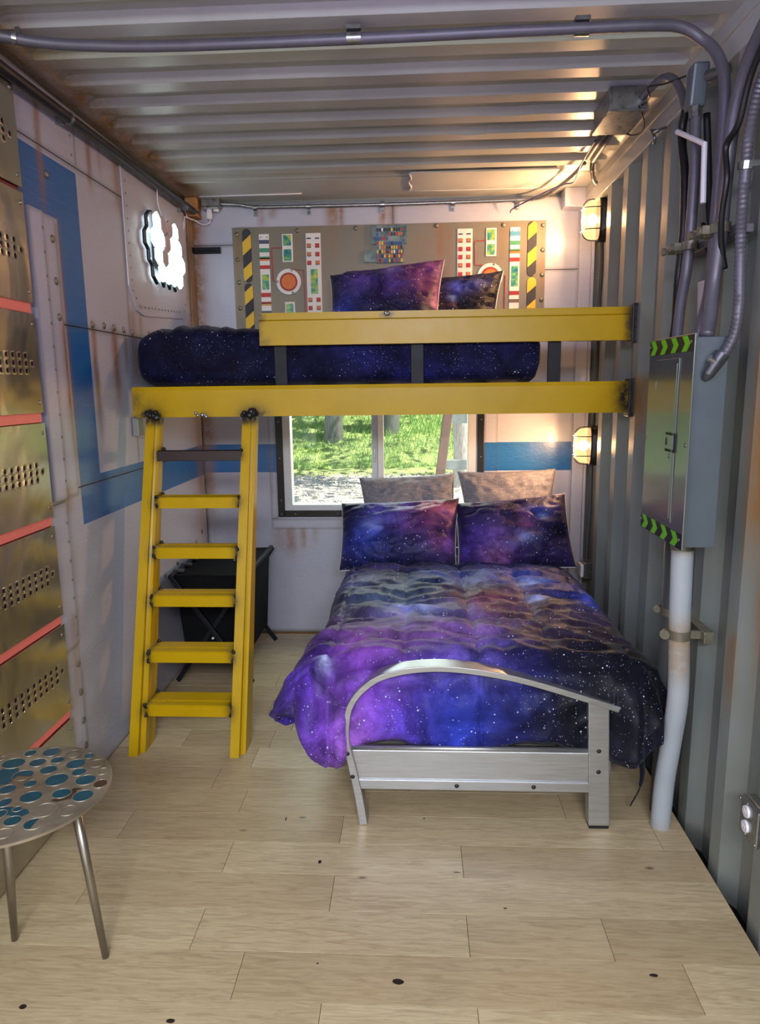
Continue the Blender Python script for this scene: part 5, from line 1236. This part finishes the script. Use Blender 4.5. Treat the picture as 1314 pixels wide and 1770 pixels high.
for pts in ([(.556, 2.413), (.489, 2.414), (.493, 2.222), (.514, 2.219)], [(.612, 2.288), (.680, 2.283), (.685, 1.95)], [(1.770, 2.430), (1.705, 2.427), (1.709, 2.291), (1.765, 2.29)], [(1.886, 2.231), (1.882, 1.95)]):
    MB().tube([(x, YP-.004, z) for x, z in pts], .0028, 6).obj('red_wire', M['red'], cp)
for i, (x, z) in enumerate([(.284, 2.497), (.281, 2.353), (.284, 2.221), (.284, 2.069), (.65, 2.511), (1.00, 2.516), (1.477, 2.519), (1.871, 2.514), (2.102, 2.508), (2.103, 2.369), (2.103, 2.228), (2.103, 2.086)]):
    MB().dome((x, YP, z), (0, -1, 0), .0135, .008, 12, 4).obj('bolt', M['strap'], cp, smooth=True)
cb = MB().box(1.092, YP-.012, 2.42, 1.303, YP, 2.528).box(1.120, YP-.013, 2.313, 1.284, YP, 2.425).box(1.046, YP-.010, 2.318, 1.122, YP, 2.384).obj('circuit_board', M['circuit'], cp, bevel=.002)
fuse = {k: MB() for k in ('red', 'chipyellow', 'chipblue', 'chipblack', 'white_plastic', 'orange')}
random.seed(11)
for r in range(8):
    z = 2.500-.0245*r-(.002 if r > 2 else 0)
    for c in range(11):
        if r == 1 and 0 < c < 5: continue
        if r == 2 and c > 4: continue
        x = 1.129+c*.0142+(0 if r > 1 else .0)
        k = random.choices(list(fuse), [3, 4, 4, 3, 1, 1])[0] if r > 1 else random.choices(list(fuse), [2, 1, 2, 5, 1, .5])[0]
        fuse[k].box(x-.0045, YP-.019, z-.009, x+.0045, YP-.012, z+.009)
for k, m in fuse.items(): m.obj('fuse_chips', M[k], cb, kind='stuff')
MB().box(1.12, YP-.016, 2.49, 1.27, YP-.012, 2.513).obj('chip_rail', M['circuit'], cb)

# ------------------------------------------------------------------ black folding stand under the loft
fs_ = thing('folding_stand', 'black folding fabric stand with crossed legs behind the ladder on the floor', 'folding stand', (.27, 3.85, 0))
X0, X1, Y0, Y1 = .045, .46, 3.55, 4.20
b_ = MB()
vs = []; n = 16
for j in range(n+1):
    for i in range(n+1):
        x = X0+(X1-X0)*i/n; y = Y0+(Y1-Y0)*j/n; s = math.sin(PI*i/n)*math.sin(PI*j/n)
        vs.append((x, y, .615-.035*s+.006*n3(x*14, y*9)))
b_.add(vs, [(j*(n+1)+i, j*(n+1)+i+1, (j+1)*(n+1)+i+1, (j+1)*(n+1)+i) for j in range(n) for i in range(n)])
b_.obj('fabric_top', M['black_fabric'], fs_, smooth=True)
MB().prism([(X0+.01, Y0+.03, .61), (X0+.05, Y0+.03, .13), (X1-.04, Y0+.03, .13), (X1-.01, Y0+.03, .61)], (0, Y1-Y0-.06, 0)).obj('fabric_bin', M['black_fabric'], fs_, bevel=.01)
for y in (Y0, Y1):
    MB().obox(((X0+X1)/2, y, .315), (.0, .009, 0), (.21, 0, -.300), (.010, 0, .008)).obj('leg', M['black_steel'], fs_, bevel=.003)
    MB().obox(((X0+X1)/2, y+.018, .315), (.0, .009, 0), (-.21, 0, -.300), (.010, 0, -.008)).obj('leg', M['black_steel'], fs_, bevel=.003)
for x in (X0+.01, X1-.01): MB().box(x-.012, Y0-.03, .600, x+.012, Y1+.03, .625).obj('top_rail', M['black_steel'], fs_, bevel=.006)
for k in range(4):
    MB().box(X0-.004, Y0+.06+.13*k, .616, X0+.05, Y0+.09+.13*k, .629).obj('buckle_strap', M['dark_pvc'], fs_, bevel=.002)
for (x, y, z) in ((.26, Y0-.012, .27), (.30, 3.9, .606), (.42, 3.75, .620)): MB().dome((x, y, z), (0, -.6, .8), .008, .005, 8, 3).obj('rivet', M['white_plastic'], fs_, smooth=True)
